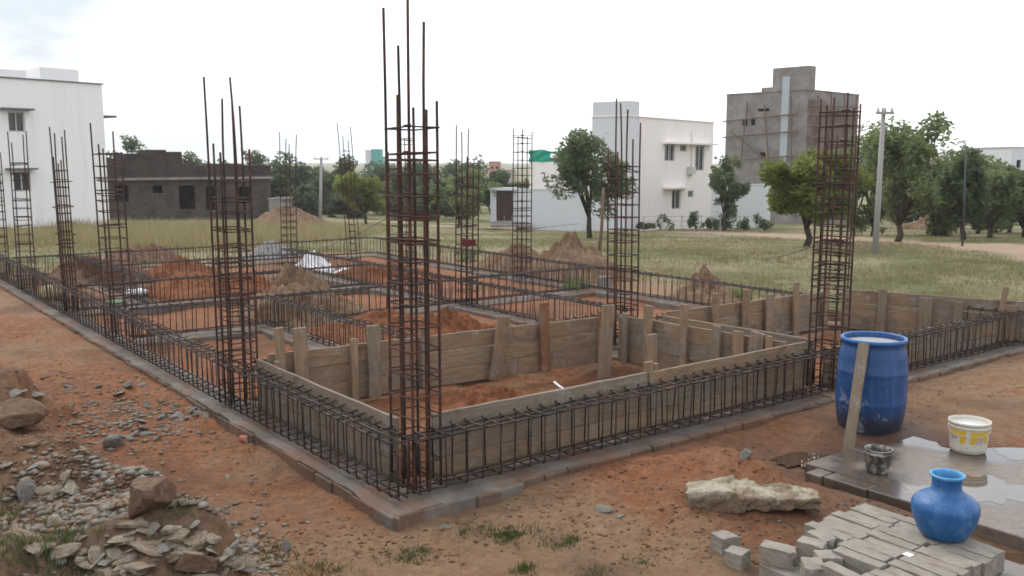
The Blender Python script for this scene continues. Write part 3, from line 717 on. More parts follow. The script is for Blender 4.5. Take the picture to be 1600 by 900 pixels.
# far pit: back wall and right wall
r5, a, e, n = panel(w2(2.3, 5.1), w2(2.15, 8.1), .55, 3, 'back plank wall of the far pit, left of the dense column', [[.45], [.6], [.4, .7]], 'wood', .06)
n5 = n if n @ U3 < 0 else -n
for s, h, w, ln in ((.75, .72, .11, 0), (1.3, .72, .11, 0), (1.75, .62, .13, .0), (2.3, .74, .1, -.05), (2.9, .7, .09, 0)): stake(r5, a + e * s + n5 * .05, h, w, .035, ln, e, n5)
r6, a, e, n = panel(w2(2.15, 8.45), w2(-.1, 9.35), .55, 3, 'far right plank wall in front of the open grass', [[.3, .7], [.5], [.35]], 'wood_grey')
n6 = n if n @ V3 < 0 else -n
for s, h, w, ln, mt in ((.55, .6, .11, 0, 'wood_grey'), (1.1, .52, .16, 0, 'wood_grey'), (1.5, .5, .11, 0, 'wood_grey'), (1.95, .74, .07, .12, 'wood'), (2.1, .5, .15, 0, 'wood')):
    stake(r6, a + e * s + n6 * .05, h, w, .035, ln, e, n6, mt)
r7, a, e, n = panel(w2(.24, 5.25), w2(.24, 9.6), .40, 3, 'low plank panel behind the front edge cage, right of the blue drum', [[.5], [.35, .7], [.5]])
# loose pieces in the pits
def loose(name, label, cat, px0, px1, z0, z1, w, t, mt):
    a = P(*px0, z0); b = P(*px1, z0) if z1 is None else None
    return a, b
q = MB(); a = P(942, 590, .0); 
lp = thing('propped_plank', 'wide rough plank propped upright inside the near pit before its corner', 'plank', tuple(a))
stake(lp, a, .80, .17, .035, .06, V3, -U3, 'wood', .0, 'board'); stake(lp, a + V3 * .01 + U3 * .04, .74, .12, .03, .0, V3, -U3, 'wood_red', 0, 'board')
a = P(868, 607, .03); b = P(890, 609, .03)
tag(MB().tube([P(866, 597, .06), P(876, 605, .06), P(886, 611, .04)], .012, 6).build('white_stick', M['sheet']), 'thin white stick lying on red soil in the near pit', 'stick')

# ------------------------------------------------------------------ heaps
def heap(name, label, cat, px, py, rx, h, mt, ry=None, seed=0, peak=(0, 0), sharp=1.15, at=None, rough=.2):
    c = hit(px, py) if at is None else np.array(at); ry = ry or rx; n, m = 64, 30; vs = []; fs = []
    cx, cy = c[0], c[1]
    ang = np.arange(n) / n * 2 * np.pi
    Vx = [[], [], []]
    for i in range(m + 1):
        r = i / m; rr = r * (1 + .22 * fbm(np.cos(ang) * 2 + seed, np.sin(ang) * 2 + seed * 3, 1, 3))
        x = cx + rr * np.cos(ang) * rx + peak[0] * (1 - r); y = cy + rr * np.sin(ang) * ry + peak[1] * (1 - r)
        p = (1 - r ** sharp) if sharp >= 1 else (1 - r) ** (1 / sharp)
        p = np.clip(p, 0, 1); nn = fbm(x + seed * 7, y + seed, max(.35, rx * .45), 6, .66); nn = nn - .5 * np.abs(fbm(x * 1.0 + seed, y * 1.0, max(.2, rx * .22), 4)) * (1 if mt != 'sheet' else .3)
        z = gz(x, y, False) - .03 * (r > .93) + h * p * (1 + rough * 1.6 * nn) + .04 * h * p
        vs += list(zip(x, y, z))
    for i in range(m):
        for k in range(n): fs.append((i * n + k, (i + 1) * n + k, (i + 1) * n + (k + 1) % n, i * n + (k + 1) % n))
    o = MB().add(vs, fs).build(name, M[mt], None, True, (cx, cy, float(gz(cx, cy)))); return tag(o, label, cat)
heap('sand_heap', 'big brown sand heap behind the cross cage, streaked by run-off', 'sand heap', 468, 500, 1.0, .78, 'sand', .95, 1, (-.1, .1))
heap('sand_heap', 'double topped sand heap at the back edge near the green net column', 'sand heap', 845, 425, 1.35, .80, 'sand', 1.2, 2, (-.1, 0), at=W3(9.3, 9.9))
heap('sand_heap', 'low lumpy sand heap just left of that with the double top', 'sand heap', 790, 415, .9, .55, 'sand', .9, 5, at=W3(11, 9.6))
heap('sand_heap', 'small sand heap beyond the back edge, right of the pit corner column', 'sand heap', 1030, 447, .75, .45, 'sand', .7, 3, at=W3(5.6, 9.6))
heap('sand_heap', 'light sand heap far off between the brick house and the utility pole', 'sand heap', 458, 350, 2.3, 1.15, 'sand', 2.0, 4, sharp=1.0)
heap('soil_heap', 'grey brown soil heap in the grass behind the left edge', 'soil heap', 228, 402, .9, .42, 'dark_soil', .9, 6, at=hit(228, 405))
heap('soil_heap', 'broad red soil heap behind the second column', 'soil heap', 340, 460, 1.7, .32, 'red_soil', 1.3, 7, rough=.3)
heap('soil_heap', 'small red soil heap beside the broken concrete patch', 'soil heap', 305, 405, .8, .3, 'red_soil', .8, 17, at=W3(14.2, 3.2))
heap('soil_heap', 'red soil heap spread out behind the near pit wall', 'soil heap', 590, 520, 1.15, .28, 'red_soil', .95, 8, rough=.3, sharp=1.0)
heap('soil_heap', 'crumbly dark red soil heap right of the tallest column', 'soil heap', 760, 500, .7, .22, 'red_soil', .5, 9, rough=.4, at=W3(5.4, 4.0))
heap('soil_heap', 'bright red soil heap inside the near pit', 'soil heap', 790, 610, .75, .16, 'red_soil', .5, 10, rough=.3, at=W3(1.75, 2.2))
heap('soil_heap', 'brown soil heap at the near corner inside the pit', 'soil heap', 640, 640, .5, .14, 'red_soil', .5, 20, rough=.3, at=W3(.95, .8))
heap('soil_heap', 'reddish broken soil heap by the far pit, at the grass edge', 'soil heap', 1225, 462, .9, .36, 'dark_soil', .6, 11, rough=.5, at=W3(3.6, 9.6))
heap('soil_heap', 'dark soil heap beyond the left edge below the white house', 'soil heap', 70, 395, 1.5, .4, 'dark_soil', 1.2, 12, rough=.4, at=W3(14.5, 1.6))
heap('soil_heap', 'red soil heap in the middle of the plot, behind the white sheet', 'soil heap', 560, 420, 1.2, .3, 'red_soil', .9, 13, rough=.3, at=W3(11.5, 6.6))
heap('gravel_heap', 'pale grey gravel heap beside the crumpled white sheet', 'gravel heap', 425, 398, 0.8, .38, 'gravel', .8, 14, at=hit(425, 402))
heap('sand_heap', 'pale distant sand heap among the trees at right', 'sand heap', 1455, 357, 1.6, 1.0, 'sand', 1.4, 15, at=hit(1455, 358))
# crumpled white sheet over bags
heap('plastic_sheet', 'crumpled white plastic sheet over bags beside a far column', 'sheet', 490, 405, .48, .34, 'sheet', .42, 16, (-.05, 0), 1.3, at=W3(13.5, 5.9), rough=.16)
heap('plastic_sheet', 'small torn white piece right of the crumpled sheet', 'sheet', 515, 415, .25, .1, 'sheet', .2, 18, at=W3(12.9, 6.3), rough=.5)
def sack(name, label, p, sx, sy, sz, mt, rz=0, seed=1):
    n, m = 24, 12; vs = []; fs = []
    for i in range(m + 1):
        ph = math.pi * i / m - math.pi / 2
        for k in range(n):
            th = 2 * math.pi * k / n; ca, sa = math.cos(th), math.sin(th); f = lambda q: math.copysign(abs(q) ** .6, q)
            nn = 1 + .14 * float(fbm(ca * 2 + seed, sa * 2 + ph * 2, .8, 3))
            x = f(ca) * math.cos(ph) ** .6 * sx * nn if i not in (0, m) else 0; y = f(sa) * math.cos(ph) ** .6 * sy * nn if i not in (0, m) else 0
            z = math.sin(ph) * sz * nn + sz * .85
            vs.append((p[0] + x * math.cos(rz) - y * math.sin(rz), p[1] + x * math.sin(rz) + y * math.cos(rz), p[2] + z))
    for i in range(m):
        for k in range(n): fs.append((i * n + k, i * n + (k + 1) % n, (i + 1) * n + (k + 1) % n, (i + 1) * n + k))
    return tag(MB().add(vs, fs).build(name, M[mt], None, True, tuple(p)), label, 'sack' if 'sack' in name else 'cloth')
c = W3(11.2, 1.25); c[2] = float(gz(c[0], c[1])); sack('sack', 'flat green sack lying inside the left edge', c, .3, .2, .05, 'sack_green', .4)
c2 = W3(11.35, 1.5); c2[2] = float(gz(c2[0], c2[1])) + .08; sack('sack', 'small white sack lying on the flat green sack', c2, .2, .13, .06, 'sheet', .9, 3)
c = W3(12.0, .33, 0); sack('cloth_bundle', 'crumpled yellowish cloth hanging at the left edge cage', c, .22, .14, .12, 'cloth_yellow', 1, 5)
mb = MB(); c = W3(7.6, 9.1); c[2] = float(gz(c[0], c[1]))
for i in range(2): mb.obox(c + V3 * .12 * i - V3 * .12, V3 * .11, U3 * .14, Z3 * .26)
tag(bevel(mb.build('concrete_block', M['gravel']), .01), 'upright pale concrete block by the back edge left of the pit corner column', 'block')
c = W3(3.35, 1.3, -.05); tag(bevel(MB().obox(c, V3 * .42, U3 * .18, Z3 * .14).build('concrete_block', M['grey_brick']), .01), 'long grey block lying behind the near pit wall by the cage', 'block')

# ------------------------------------------------------------------ stones
def rock_mesh(seed, flat=1.0, planes=9, sub=3):
    import bmesh
    rs = np.random.RandomState(seed); bm = bmesh.new(); bmesh.ops.create_icosphere(bm, subdivisions=sub, radius=1.0)
    for v in bm.verts:
        p = np.array(v.co)
        v.co = p
    for _ in range(planes):
        nrm = rs.normal(size=3); nrm /= np.linalg.norm(nrm); d = rs.uniform(.38, .8)
        for v in bm.verts:
            p = np.array(v.co); k = p @ nrm - d
            if k > 0: v.co = p - nrm * k * .97
    for v in bm.verts:
        p = np.array(v.co); q = .045 * float(fbm(p[0] * 3 + seed, p[1] * 3 + p[2] * 2, 1, 3)); p = p * (1 + q); v.co = (p[0], p[1], p[2] * flat)
    me = bpy.data.meshes.new('stone'); bm.to_mesh(me); bm.free(); return me
def rock(name, label, px, py, sx, sy, sz, mt, rz=0, seed=1, sub=4, planes=11, sink=.25, at=None, tilt=(0, 0), group=None):
    c = hit(px, py) if at is None else np.array(at); me = rock_mesh(seed, 1, planes, sub); o = mesh_obj(name, me, M[mt])
    o.scale = (sx, sy, sz); o.rotation_euler = (tilt[0], tilt[1], rz); o.location = (c[0], c[1], c[2] + sz * (1 - 2 * sink) * .62); return tag(o, label, 'stone', group)
rock('boulder', 'angular brown boulder lying alone on the red soil at left', 237, 795, .15, .125, .165, 'rock_brown', .4, 21, sink=.12)
rock('boulder', 'low earth covered boulder half sunk in the bank at the left edge', 14, 648, .34, .25, .12, 'rock_earth', -.5, 22, sink=.36, planes=6)
rock('stone', 'pale blue grey wedge of stone leaning on the left slope', 180, 697, .1, .07, .085, 'rock_grey', .7, 23, tilt=(.3, .5))
rock('stone', 'flat long grey stone below the footing on the left slope', 232, 680, .13, .06, .03, 'rock_grey', .1, 24)
rock('stone', 'light grey stone poking from the lower left rubble', 42, 775, .09, .08, .09, 'rock_grey', .9, 25)
rock('stone', 'upright grey stone alone on bare soil near the bottom edge', 446, 862, .045, .04, .06, 'rock_grey', .3, 26)
rock('stone', 'flat grey slab lying by the near corner of the footing', 697, 826, .085, .035, .02, 'rock_grey', .25, 27)
rock('stone', 'flat pale chip on the soil left of the cream stone', 941, 797, .085, .055, .025, 'rock_grey', -.3, 28)
rock('stone', 'smaller chip beside the flat pale one', 966, 808, .05, .035, .02, 'rock_grey', .3, 29)
rock('stone', 'small square grey stone on red soil left of the drum puddle', 1163, 716, .062, .05, .055, 'rock_grey', .3, 30)
rock('stone', 'brown stone lump in the rubble at the bottom edge', 300, 890, .14, .1, .08, 'rock_brown', .2, 31)
rock('stone', 'orange tinted flat stone in the lower left rubble', 200, 880, .1, .06, .035, 'rock_tan', .6, 32)
rock('stone', 'white grey stone near the bottom edge right of the rubble', 358, 872, .09, .065, .04, 'rock_grey', 1.1, 34)
# the big cream slab of stone, one irregular long block
import bmesh
def slab_stone():
    a = hit(1072, 792); b = hit(1284, 812); d = b - a; L_ = np.hypot(d[0], d[1]); e = np.array([d[0], d[1], 0]) / L_; n = np.array([-e[1], e[0], 0])
    k, m = 90, 56; vs = []; fs = []; rs = np.random.RandomState(5)
    cuts = []
    cuts.append((np.array([0, -.12, .99]), .62)); cuts.append((np.array([0, -.95, -.31]), .78))
    for _ in range(14):
        q = rs.normal(size=3) * (.5, 1, 1); q /= np.linalg.norm(q); cuts.append((q, rs.uniform(.62, .9)))
    for i in range(k + 1):
        s = i / k
        for j in range(m):
            th = 2 * math.pi * j / m; ca, sa = math.cos(th), math.sin(th); mx = max(abs(ca), abs(sa)); y, z = ca / mx, sa / mx
            x = 2 * s - 1; endk = 1 - max(0, (abs(x) - .93) / .07) ** 2 * .55
            p = np.array([x, y * endk, z * endk])
            for q, dd in cuts:
                o_ = p * (.8, 1, 1) @ q - dd * (1.05 if abs(q[0]) < .5 else 1.0)
                if o_ > 0: p = p - q * o_ * .8
            w = .20 * (.72 + .28 * min(1, 3 * s + .1)) * (1 - .15 * s); h = .118 * (.8 + .3 * math.exp(-((s - .22) / .2) ** 2) - .08 * s)
            r_ = float(fbm(s * 7 + 3, p[1] * 1.1 + p[2] * .9 + 4, .9, 5, .6)); r2_ = float(fbm(s * 22, p[1] * 2 + p[2] * 2.4, .9, 3))
            ex_ = .02 * r_ + .008 * r2_
            vs.append(a + e * ((p[0] + 1) / 2 * L_ + ex_ * .8) + n * (p[1] * (w + ex_) + .10) + Z3 * (.098 + p[2] * (h + ex_ * 1.1) - .06))
    for i in range(k):
        for j in range(m): fs.append((i * m + j, (i + 1) * m + j, (i + 1) * m + (j + 1) % m, i * m + (j + 1) % m))
    fs += [tuple(range(m)), tuple(k * m + j for j in range(m))[::-1]]
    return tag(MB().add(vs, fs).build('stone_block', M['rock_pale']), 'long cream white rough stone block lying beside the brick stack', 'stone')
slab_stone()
STN = [rock_mesh(100 + i, random.uniform(.35, .75), 10, 2) for i in range(10)]
for me in STN: me.name = 'stone'
def scatter(label, group, n, spots, smin, smax, mt, rs):
    for i in range(n):
        px, py, sx, sy = spots[rs.randint(len(spots))]
        c = hit(px + rs.normal() * sx, py + rs.normal() * sy)
        s = smin + (smax - smin) * rs.rand() ** 2
        base = STN[rs.randint(len(STN))]
        key = base.name_full + mt
        if key not in _SC:
            me = base.copy(); me.materials.clear(); me.materials.append(M[mt]); _SC[key] = me
        o = mesh_obj('rubble_stone', _SC[key]); o.scale = (s * rs.uniform(.8, 1.5), s * rs.uniform(.7, 1), s * rs.uniform(.35, .75))
        o.rotation_euler = (rs.normal() * .3, rs.normal() * .3, rs.rand() * 6.3); o.location = (c[0], c[1], c[2] + s * .1); tag(o, label, 'stone', group)
_SC = {}
rs = np.random.RandomState(3)
scatter('grey broken stone in the rubble band crossing the left slope', 'grey rubble stones on the left slope', 60, [(150, 605, 45, 9), (110, 600, 40, 8), (210, 648, 28, 9), (255, 655, 22, 7), (170, 668, 30, 12), (290, 645, 30, 10), (30, 615, 30, 12)], .025, .105, 'rock_grey', rs)
scatter('tan broken stone in the rubble at the lower left', 'tan rubble stones at the lower left', 165, [(120, 810, 70, 28), (220, 850, 75, 22), (300, 860, 50, 18), (60, 770, 50, 26), (170, 880, 80, 12), (330, 885, 40, 10), (195, 872, 30, 10), (220, 892, 50, 8), (90, 780, 40, 25)], .022, .1, 'rock_tan', rs)
scatter('grey chip among the tan rubble at the lower left', 'grey chips at the lower left', 36, [(110, 800, 80, 35), (230, 850, 80, 26), (320, 870, 40, 15), (40, 750, 40, 30), (190, 885, 80, 10)], .018, .065, 'rock_grey', rs)
scatter('broken concrete lump in the patch behind the red heap', 'broken concrete lumps in the plot', 24, [(300, 421, 28, 4), (330, 415, 22, 3), (275, 425, 15, 3)], .04, .13, 'rock_grey', rs)
scatter('loose stone on bare soil around the footing', 'loose stones on the bare soil', 14, [(250, 720, 70, 25), (330, 700, 30, 25), (480, 800, 70, 30), (900, 800, 60, 30), (60, 520, 40, 20), (1480, 600, 60, 12), (340, 650, 20, 10)], .012, .04, 'rock_tan', rs)

# small grit, one mass
def grit(name, n, mtl, seed, sampler, smin, smax):
    rs = np.random.RandomState(seed); xy = sampler(rs, n); x, y = xy[:, 0], xy[:, 1]; z = gz(x, y)
    s = smin + (smax - smin) * rs.rand(len(x)) ** 3
    octv = np.array([(1, 0, 0), (-1, 0, 0), (0, 1, 0), (0, -1, 0), (0, 0, 1), (0, 0, -.5)], float)
    of = np.array([(0, 2, 4), (2, 1, 4), (1, 3, 4), (3, 0, 4), (2, 0, 5), (1, 2, 5), (3, 1, 5), (0, 3, 5)])
    j = octv[None] * rs.uniform(.35, 1.5, (len(x), 6, 3)); a = rs.rand(len(x)) * 6.28; ca, sa = np.cos(a), np.sin(a)
    vx = j[:, :, 0] * ca[:, None] - j[:, :, 1] * sa[:, None]; vy = j[:, :, 0] * sa[:, None] + j[:, :, 1] * ca[:, None]
    Vv = np.stack([x[:, None] + vx * s[:, None], y[:, None] + vy * s[:, None], z[:, None] + (j[:, :, 2] * .38 + .05) * s[:, None]], 2).reshape(-1, 3)
    Fv = (of[None] + 6 * np.arange(len(x))[:, None, None]).reshape(-1, 3)
    o = mesh_obj(name, np_mesh(name, Vv, Fv, mtl)); return tag(o, kind='stuff')
def near_soil(rs, n):
    px = rs.rand(n * 2) * 1700 - 50; py = 440 + 470 * rs.rand(n * 2) ** .8
    Yd = (2.45) / ((py - 250) / F); x = (px - 800) / F * Yd; y = Yd
    u, v = UV(x, y); ok = (seg_dist(x, y) > .3) & ~((u > SLAB[0]) & (u < SLAB[1] + .1) & (v > SLAB[2] - .1) & (v < SLAB[3])) & (v < 9.6) & (fbm(x, y, .9, 3) > rs.uniform(-1.1, .8, n * 2))
    return np.stack([x, y], 1)[ok][:n]
def left_rubble(rs, n):
    px = np.concatenate([rs.normal(190, 110, n), rs.normal(165, 75, n // 5)]); py = np.concatenate([rs.normal(835, 45, n), rs.normal(622, 24, n // 5)])
    ok = (px > -40) & (px < 430); px, py = px[ok], np.clip(py[ok], 560, 905); Yd = 2.2 / ((py - 250) / F)
    return np.stack([(px - 800) / F * Yd, Yd], 1)
M['grit_tan'] = mat('tan_grit', m_rock((.15, .095, .06), (.28, .2, .14), (.14, .075, .045)))
M['grit_grey'] = mat('grey_grit', m_rock((.14, .13, .115), (.29, .28, .25), (.19, .145, .105)))
M['crumb'] = mat('soil_crumb', m_heap((.13, .06, .034), (.25, .13, .075)))
grit('soil_crumbs', 12000, M['crumb'], 4, near_soil, .003, .022)
grit('gravel_tan', 3200, M['grit_tan'], 5, near_soil, .003, .022)
grit('gravel_grey', 900, M['grit_grey'], 6, near_soil, .003, .024)
grit('rubble_chips', 4600, M['grit_grey'], 8, left_rubble, .006, .05)
grit('rubble_grit', 3600, M['grit_tan'], 9, left_rubble, .006, .05)

# ------------------------------------------------------------------ wet slab, puddles
def slab():
    u0, u1, v0, v1 = SLAB; root = thing('concrete_slab', 'wet concrete slab with puddles, edged by a row of pavers', 'slab', tuple(W3(u0, v0, -.14)))
    o = W3(u0, v0 + .16, -.16); MB().obox(o, U3 * (u1 - u0 - .02), V3 * (v1 - v0 - .16), Z3 * (.16 - .045)).build('slab_top', M['wet_slab'], root)
    mb = MB(); s = u0
    while s < u1 - .05:
        l = min(.36 * random.uniform(.95, 1.05), u1 - s); mb.obox(W3(s, v0 + random.uniform(-.012, .012), -.17), U3 * (l - .012), V3 * .165, Z3 * (.125 + random.uniform(-.006, .004))); s += l
    bevel(mb.build('paver_edge', M['wet_slab'], root), .01)
    mb = MB(); s = v0 + .17
    while s < v0 + 1.0: 
        mb.obox(W3(u1 - .02, s, -.17), U3 * .14, V3 * .3, Z3 * (.122 + random.uniform(-.006, .004))); s += .31
    bevel(mb.build('paver_edge', M['wet_slab'], root), .01)
slab()
def puddle(px, py, rx, ry, z, seed, mt='puddle'):
    c = P(px, py, z); n = 120; vs = [(c[0], c[1], z)]; fs = []
    for k in range(n):
        t = 2 * math.pi * k / n; r = 1 + .42 * float(fbm(math.cos(t) * 1.7 + seed, math.sin(t) * 1.7, 1, 5, .55)); vs.append((c[0] + rx * r * math.cos(t), c[1] + ry * r * math.sin(t), z))
    for k in range(n): fs.append((0, 1 + k, 1 + (k + 1) % n))
    tag(MB().add(vs, fs).build('puddle', M[mt]), kind='structure')
M['slab_water'] = mat('slab_water', m_plain((.10, .08, .066), .025, 0, .25, 5, .6))
puddle(1545, 765, .42, .30, -.0436, 12, 'slab_water'); puddle(1588, 698, .26, .30, -.0436, 3, 'slab_water'); puddle(1455, 772, .16, .2, -.0436, 7, 'slab_water')
puddle(1265, 712, .42, .42, -.139, 2); puddle(1590, 880, .45, .5, -.137, 5)

# ------------------------------------------------------------------ drum, plank, buckets, pot
c = P(1357, 681, -.14); H = .915; DK = .94
d = thing('plastic_drum', 'big open blue plastic drum full of water, dirty at its foot', 'drum', tuple(c))
prof = [(.0, .004), (.235, .004), (.262, .02), (.272, .06), (.285, .10), (.305, .18), (.317, .28), (.321, .33), (.3235, .34), (.3235, .36), (.322, .37), (.323, .46), (.320, .56), (.3185, .60), (.321, .61), (.321, .63), (.3165, .64), (.309, .74), (.298, .80), (.285, .84), (.282, .87), (.287, .875), (.29, H - .002)]
prof2 = [(.29, H - .002), (.278, H - .004), (.276, .88), (.276, .8), (.276, .79)]
prof = [(r * DK, z) for r, z in prof]; prof2 = [(r * DK, z) for r, z in prof2]
MB().lathe(c, prof + prof2, 64).build('body', M['drum_blue'], d, True)
MB().lathe(c, [(r * DK, z + .012) for r, z in ((.284, .872), (.298, .876), (.302, .887), (.300, .903), (.292, .909), (.276, .906), (.273, .895), (.279, .89))], 64).build('rim', M['drum_rim'], d, True)
MB().lathe(c, [(0, .868), (.274 * DK, .868)], 64).build('water', M['milk_and_sky'], d)  # pale base colour stands in for the sky reflected in the drum water
_h = np.array([-c[0], -c[1], 0]); _h /= np.linalg.norm(_h); _s = np.array([-_h[1], _h[0], 0]); _s = _s if _s[0] < 0 else -_s
b = c + _h * .305 + _s * .075 + Z3 * .885; a = P(1325, 712, -.135)
ax = (b - a); l = np.linalg.norm(ax); ax /= l; toc = np.array([c[0], c[1], 0]) - np.array([b[0], b[1], 0]); toc /= np.linalg.norm(toc); side = np.cross(ax, toc); side /= np.linalg.norm(side); nn = np.cross(side, ax)
o = mesh_obj('leaning_plank', board_mesh(l + .02, .09, .03), M['wood_grey']); put(o, None, a - side * .045 - nn * .032, ax, np.cross(side, ax), side); bevel(o, .003, 1)
tag(o, 'narrow wooden plank leaning upright against the blue drum', 'plank')

SZ = -.045
c = np.array([*P(1512, 704, SZ)[:2], SZ]); k = .95
bk = thing('paint_bucket', 'cream plastic paint bucket with yellow print standing on the wet slab', 'bucket', tuple(c))
H = .262
MB().lathe(c, [(0, .002), (.128, .002), (.134, .012), (.150, H - .06), (.151, H - .052), (.160, H - .05), (.160, H - .038), (.153, H - .036), (.154, H - .022), (.163, H - .02), (.164, H), (.156, H + .002), (.153, H - .01), (.142, .03)], 56).build('body', M['bucket_cream'], bk, True)
MB().lathe(c, [(0, H - .03), (.1525, H - .03)], 56).build('paint_water', M['milk_and_sky'], bk)
def arc_patch(mb, c, r0, r1, z0, z1, t0, t1, k=14, off=.004):
    vs = []; 
    for i in range(k + 1):
        t = R(t0 + (t1 - t0) * i / k)
        for z in (z0, z1):
            r = r0 + (r1 - r0) * (z / H) + off; vs.append((c[0] + r * math.cos(t), c[1] + r * math.sin(t), c[2] + z))
    mb.add(vs, [(2 * i, 2 * i + 2, 2 * i + 3, 2 * i + 1) for i in range(k)])
mb = MB(); ra, rb = .133, .1555
tc0 = math.degrees(math.atan2(-c[1], -c[0]))
for z0, z1, t0, t1 in ((.15, .198, -66, -8), (.06, .15, -26, -8), (.15, .198, 6, 66), (.07, .15, 6, 20), (.07, .15, 52, 66), (.12, .15, 20, 30)): arc_patch(mb, c, ra, rb, z0, z1, tc0 + t0, tc0 + t1)
mb.build('label_print', M['bucket_yellow'], bk, True)
mb = MB()
for z0, z1, t0, t1 in ((.135, .142, 24, 48), (.12, .127, 32, 50), (.105, .112, 24, 48), (.09, .097, 24, 44), (.12, .14, -60, -34), (.1, .106, -60, -32), (.085, .091, -60, -36)): arc_patch(mb, c, ra, rb, z0, z1, tc0 + t0, tc0 + t1)
mb.build('label_text', M['bucket_print'], bk, True)
hp = [c + np.array([.163 * math.cos(t), .163 * math.sin(t), H - .05 - .055 * math.sin((t - R(tc0 - 95)) / R(190) * math.pi)]) * 1.0 for t in [R(tc0 - 95 + 190 * i / 24) for i in range(25)]]
MB().tube(hp, .0028, 5).build('handle', M['frame'], bk, True)
c = np.array([*P(1371, 737, SZ)[:2], SZ]); H = .185
b2 = thing('small_bucket', 'small cement crusted bucket with dark slurry in front of the drum', 'bucket', tuple(c))
MB().lathe(c, [(0, .002), (.082, .002), (.086, .01), (.098, H - .04), (.104, H - .038), (.104, H - .028), (.099, H - .026), (.1, H - .006), (.105, H - .004), (.105, H + .003), (.098, H + .003), (.094, H - .02), (.088, .03)], 44).build('body', M['bucket_dirty'], b2, True)
MB().lathe(c, [(0, .13), (.0935, .13)], 44).build('slurry', M['black'], b2)

# brick stack (rows run away from the camera to the right, bricks lie on edge)
BZ = float(-.158); BL, BT, BH = .30, .084, .128
_b = P(1352, 787, .09); e1 = -np.array([math.cos(R(125.5)), math.sin(R(125.5)), 0]); e2 = np.array([math.cos(R(35.5)), math.sin(R(35.5)), 0])
NI, NJ = 3, 12
def brick_mesh(l, t, h, chip, seed):
    bm = bmesh.new(); bmesh.ops.create_cube(bm, size=1); 
    for v in bm.verts: v.co = ((v.co.x) * l, v.co.y * t, (v.co.z + .5) * h)
    bmesh.ops.subdivide_edges(bm, edges=bm.edges[:], cuts=5, use_grid_fill=True); rs = np.random.RandomState(seed)
    for v in bm.verts:
        p = np.array(v.co); p += .0014 * rs.normal(size=3)
        if chip and p[0] > l * .5 - chip: p[0] = min(p[0], l * .5 - chip * (.5 + .5 * math.sin(p[1] * 60 + seed) * math.cos(p[2] * 40)))
        if chip and p[0] > l * .2: p[2] = min(p[2], h * (1 - .35 * (p[0] - l * .2) / l))
        v.co = p
    me = bpy.data.meshes.new('brick'); bm.to_mesh(me); bm.free(); me.materials.append(M['grey_brick']); return me
BM = [brick_mesh(BL, BT, BH, 0, i) for i in range(5)] + [brick_mesh(BL * .55, BT * 1.2, BH, .03, 7), brick_mesh(BL * .7, BT * 1.3, BH * .85, .04, 8), brick_mesh(BL * .5, BT * 1.35, BH * .9, .02, 9)]
for m_ in BM: bm_ = None
ORG = _b - e2 * (NJ - .5) * (BT + .008) + e1 * BL * .5; ORG[2] = BZ          # left end of the stack
def brick(i, j, k, m=0, label='grey brick laid on edge in the stack under the pot', group='stacked grey bricks', dx=0, dy=0, rz=0, dz=0, tilt=(0, 0)):
    p = ORG + e1 * (i * (BL + .011) + dx) + e2 * (j * (BT + .008) + dy); z = BZ + k * (BH + .003) + dz
    o = mesh_obj('brick', BM[m]); o.location = (p[0], p[1], z); o.rotation_euler = (tilt[0], tilt[1], math.atan2(e1[1], e1[0]) + rz); bevel(o, .004, 1) if m >= 5 else None
    return tag(o, label, 'brick', group)
rs = np.random.RandomState(12)
for k in range(2):
    for i in range(0, NI + 1):
        if i == NI and k == 1: continue
        for j in range(0, NJ):
            if i == NI and j < NJ - 2: continue
            if k == 1 and ((i == 0 and j < 5) or (i == 1 and j in (0, 1, 2))): continue
            if k == 0 and 0 < i < NI - 1 and 0 < j < NJ - 1: continue         # fully buried bricks
            brick(i, j, k, rs.randint(5), dx=rs.normal() * .006 + (.03 if j % 3 == 0 else 0), dy=rs.normal() * .003, rz=rs.normal() * .024, dz=k * rs.uniform(-.008, .006), tilt=(rs.normal() * .012, rs.normal() * .006))
brick(0, .6, 1, 6, 'chipped brick at the left corner on top of the stack', None, dx=-.05, rz=.42)
brick(.62, .2, 1, 7, 'broken brick with a slanted face on top of the stack front', None, rz=-.75, dx=.02)
brick(.15, 2.6, 1, 5, 'short half brick on the stack behind the chipped corner one', None, rz=.3)
brick(.62, 2.1, 1, 7, 'small broken piece wedged between the half bricks on the stack', None, rz=1.0)
brick(1.35, .3, 1, 1, 'whole brick askew along the front edge of the stack', None, rz=-.1, dy=.01)
brick(.05, 4.0, 1, 5, 'half brick at the back left of the stack beside the cream stone', None, rz=-.2)
def loose_brick(px, py, m, rz, label):
    c = hit(px, py); o = mesh_obj('brick', BM[m]); o.location = (c[0], c[1], c[2] - .01); o.rotation_euler = (0, .03, rz); tag(o, label, 'brick', 'loose grey bricks')
loose_brick(1133, 860, 7, .5, 'broken grey brick on the soil beside the cream stone'); loose_brick(1152, 885, 7, .9, 'broken grey brick on the soil nearest the stack corner')
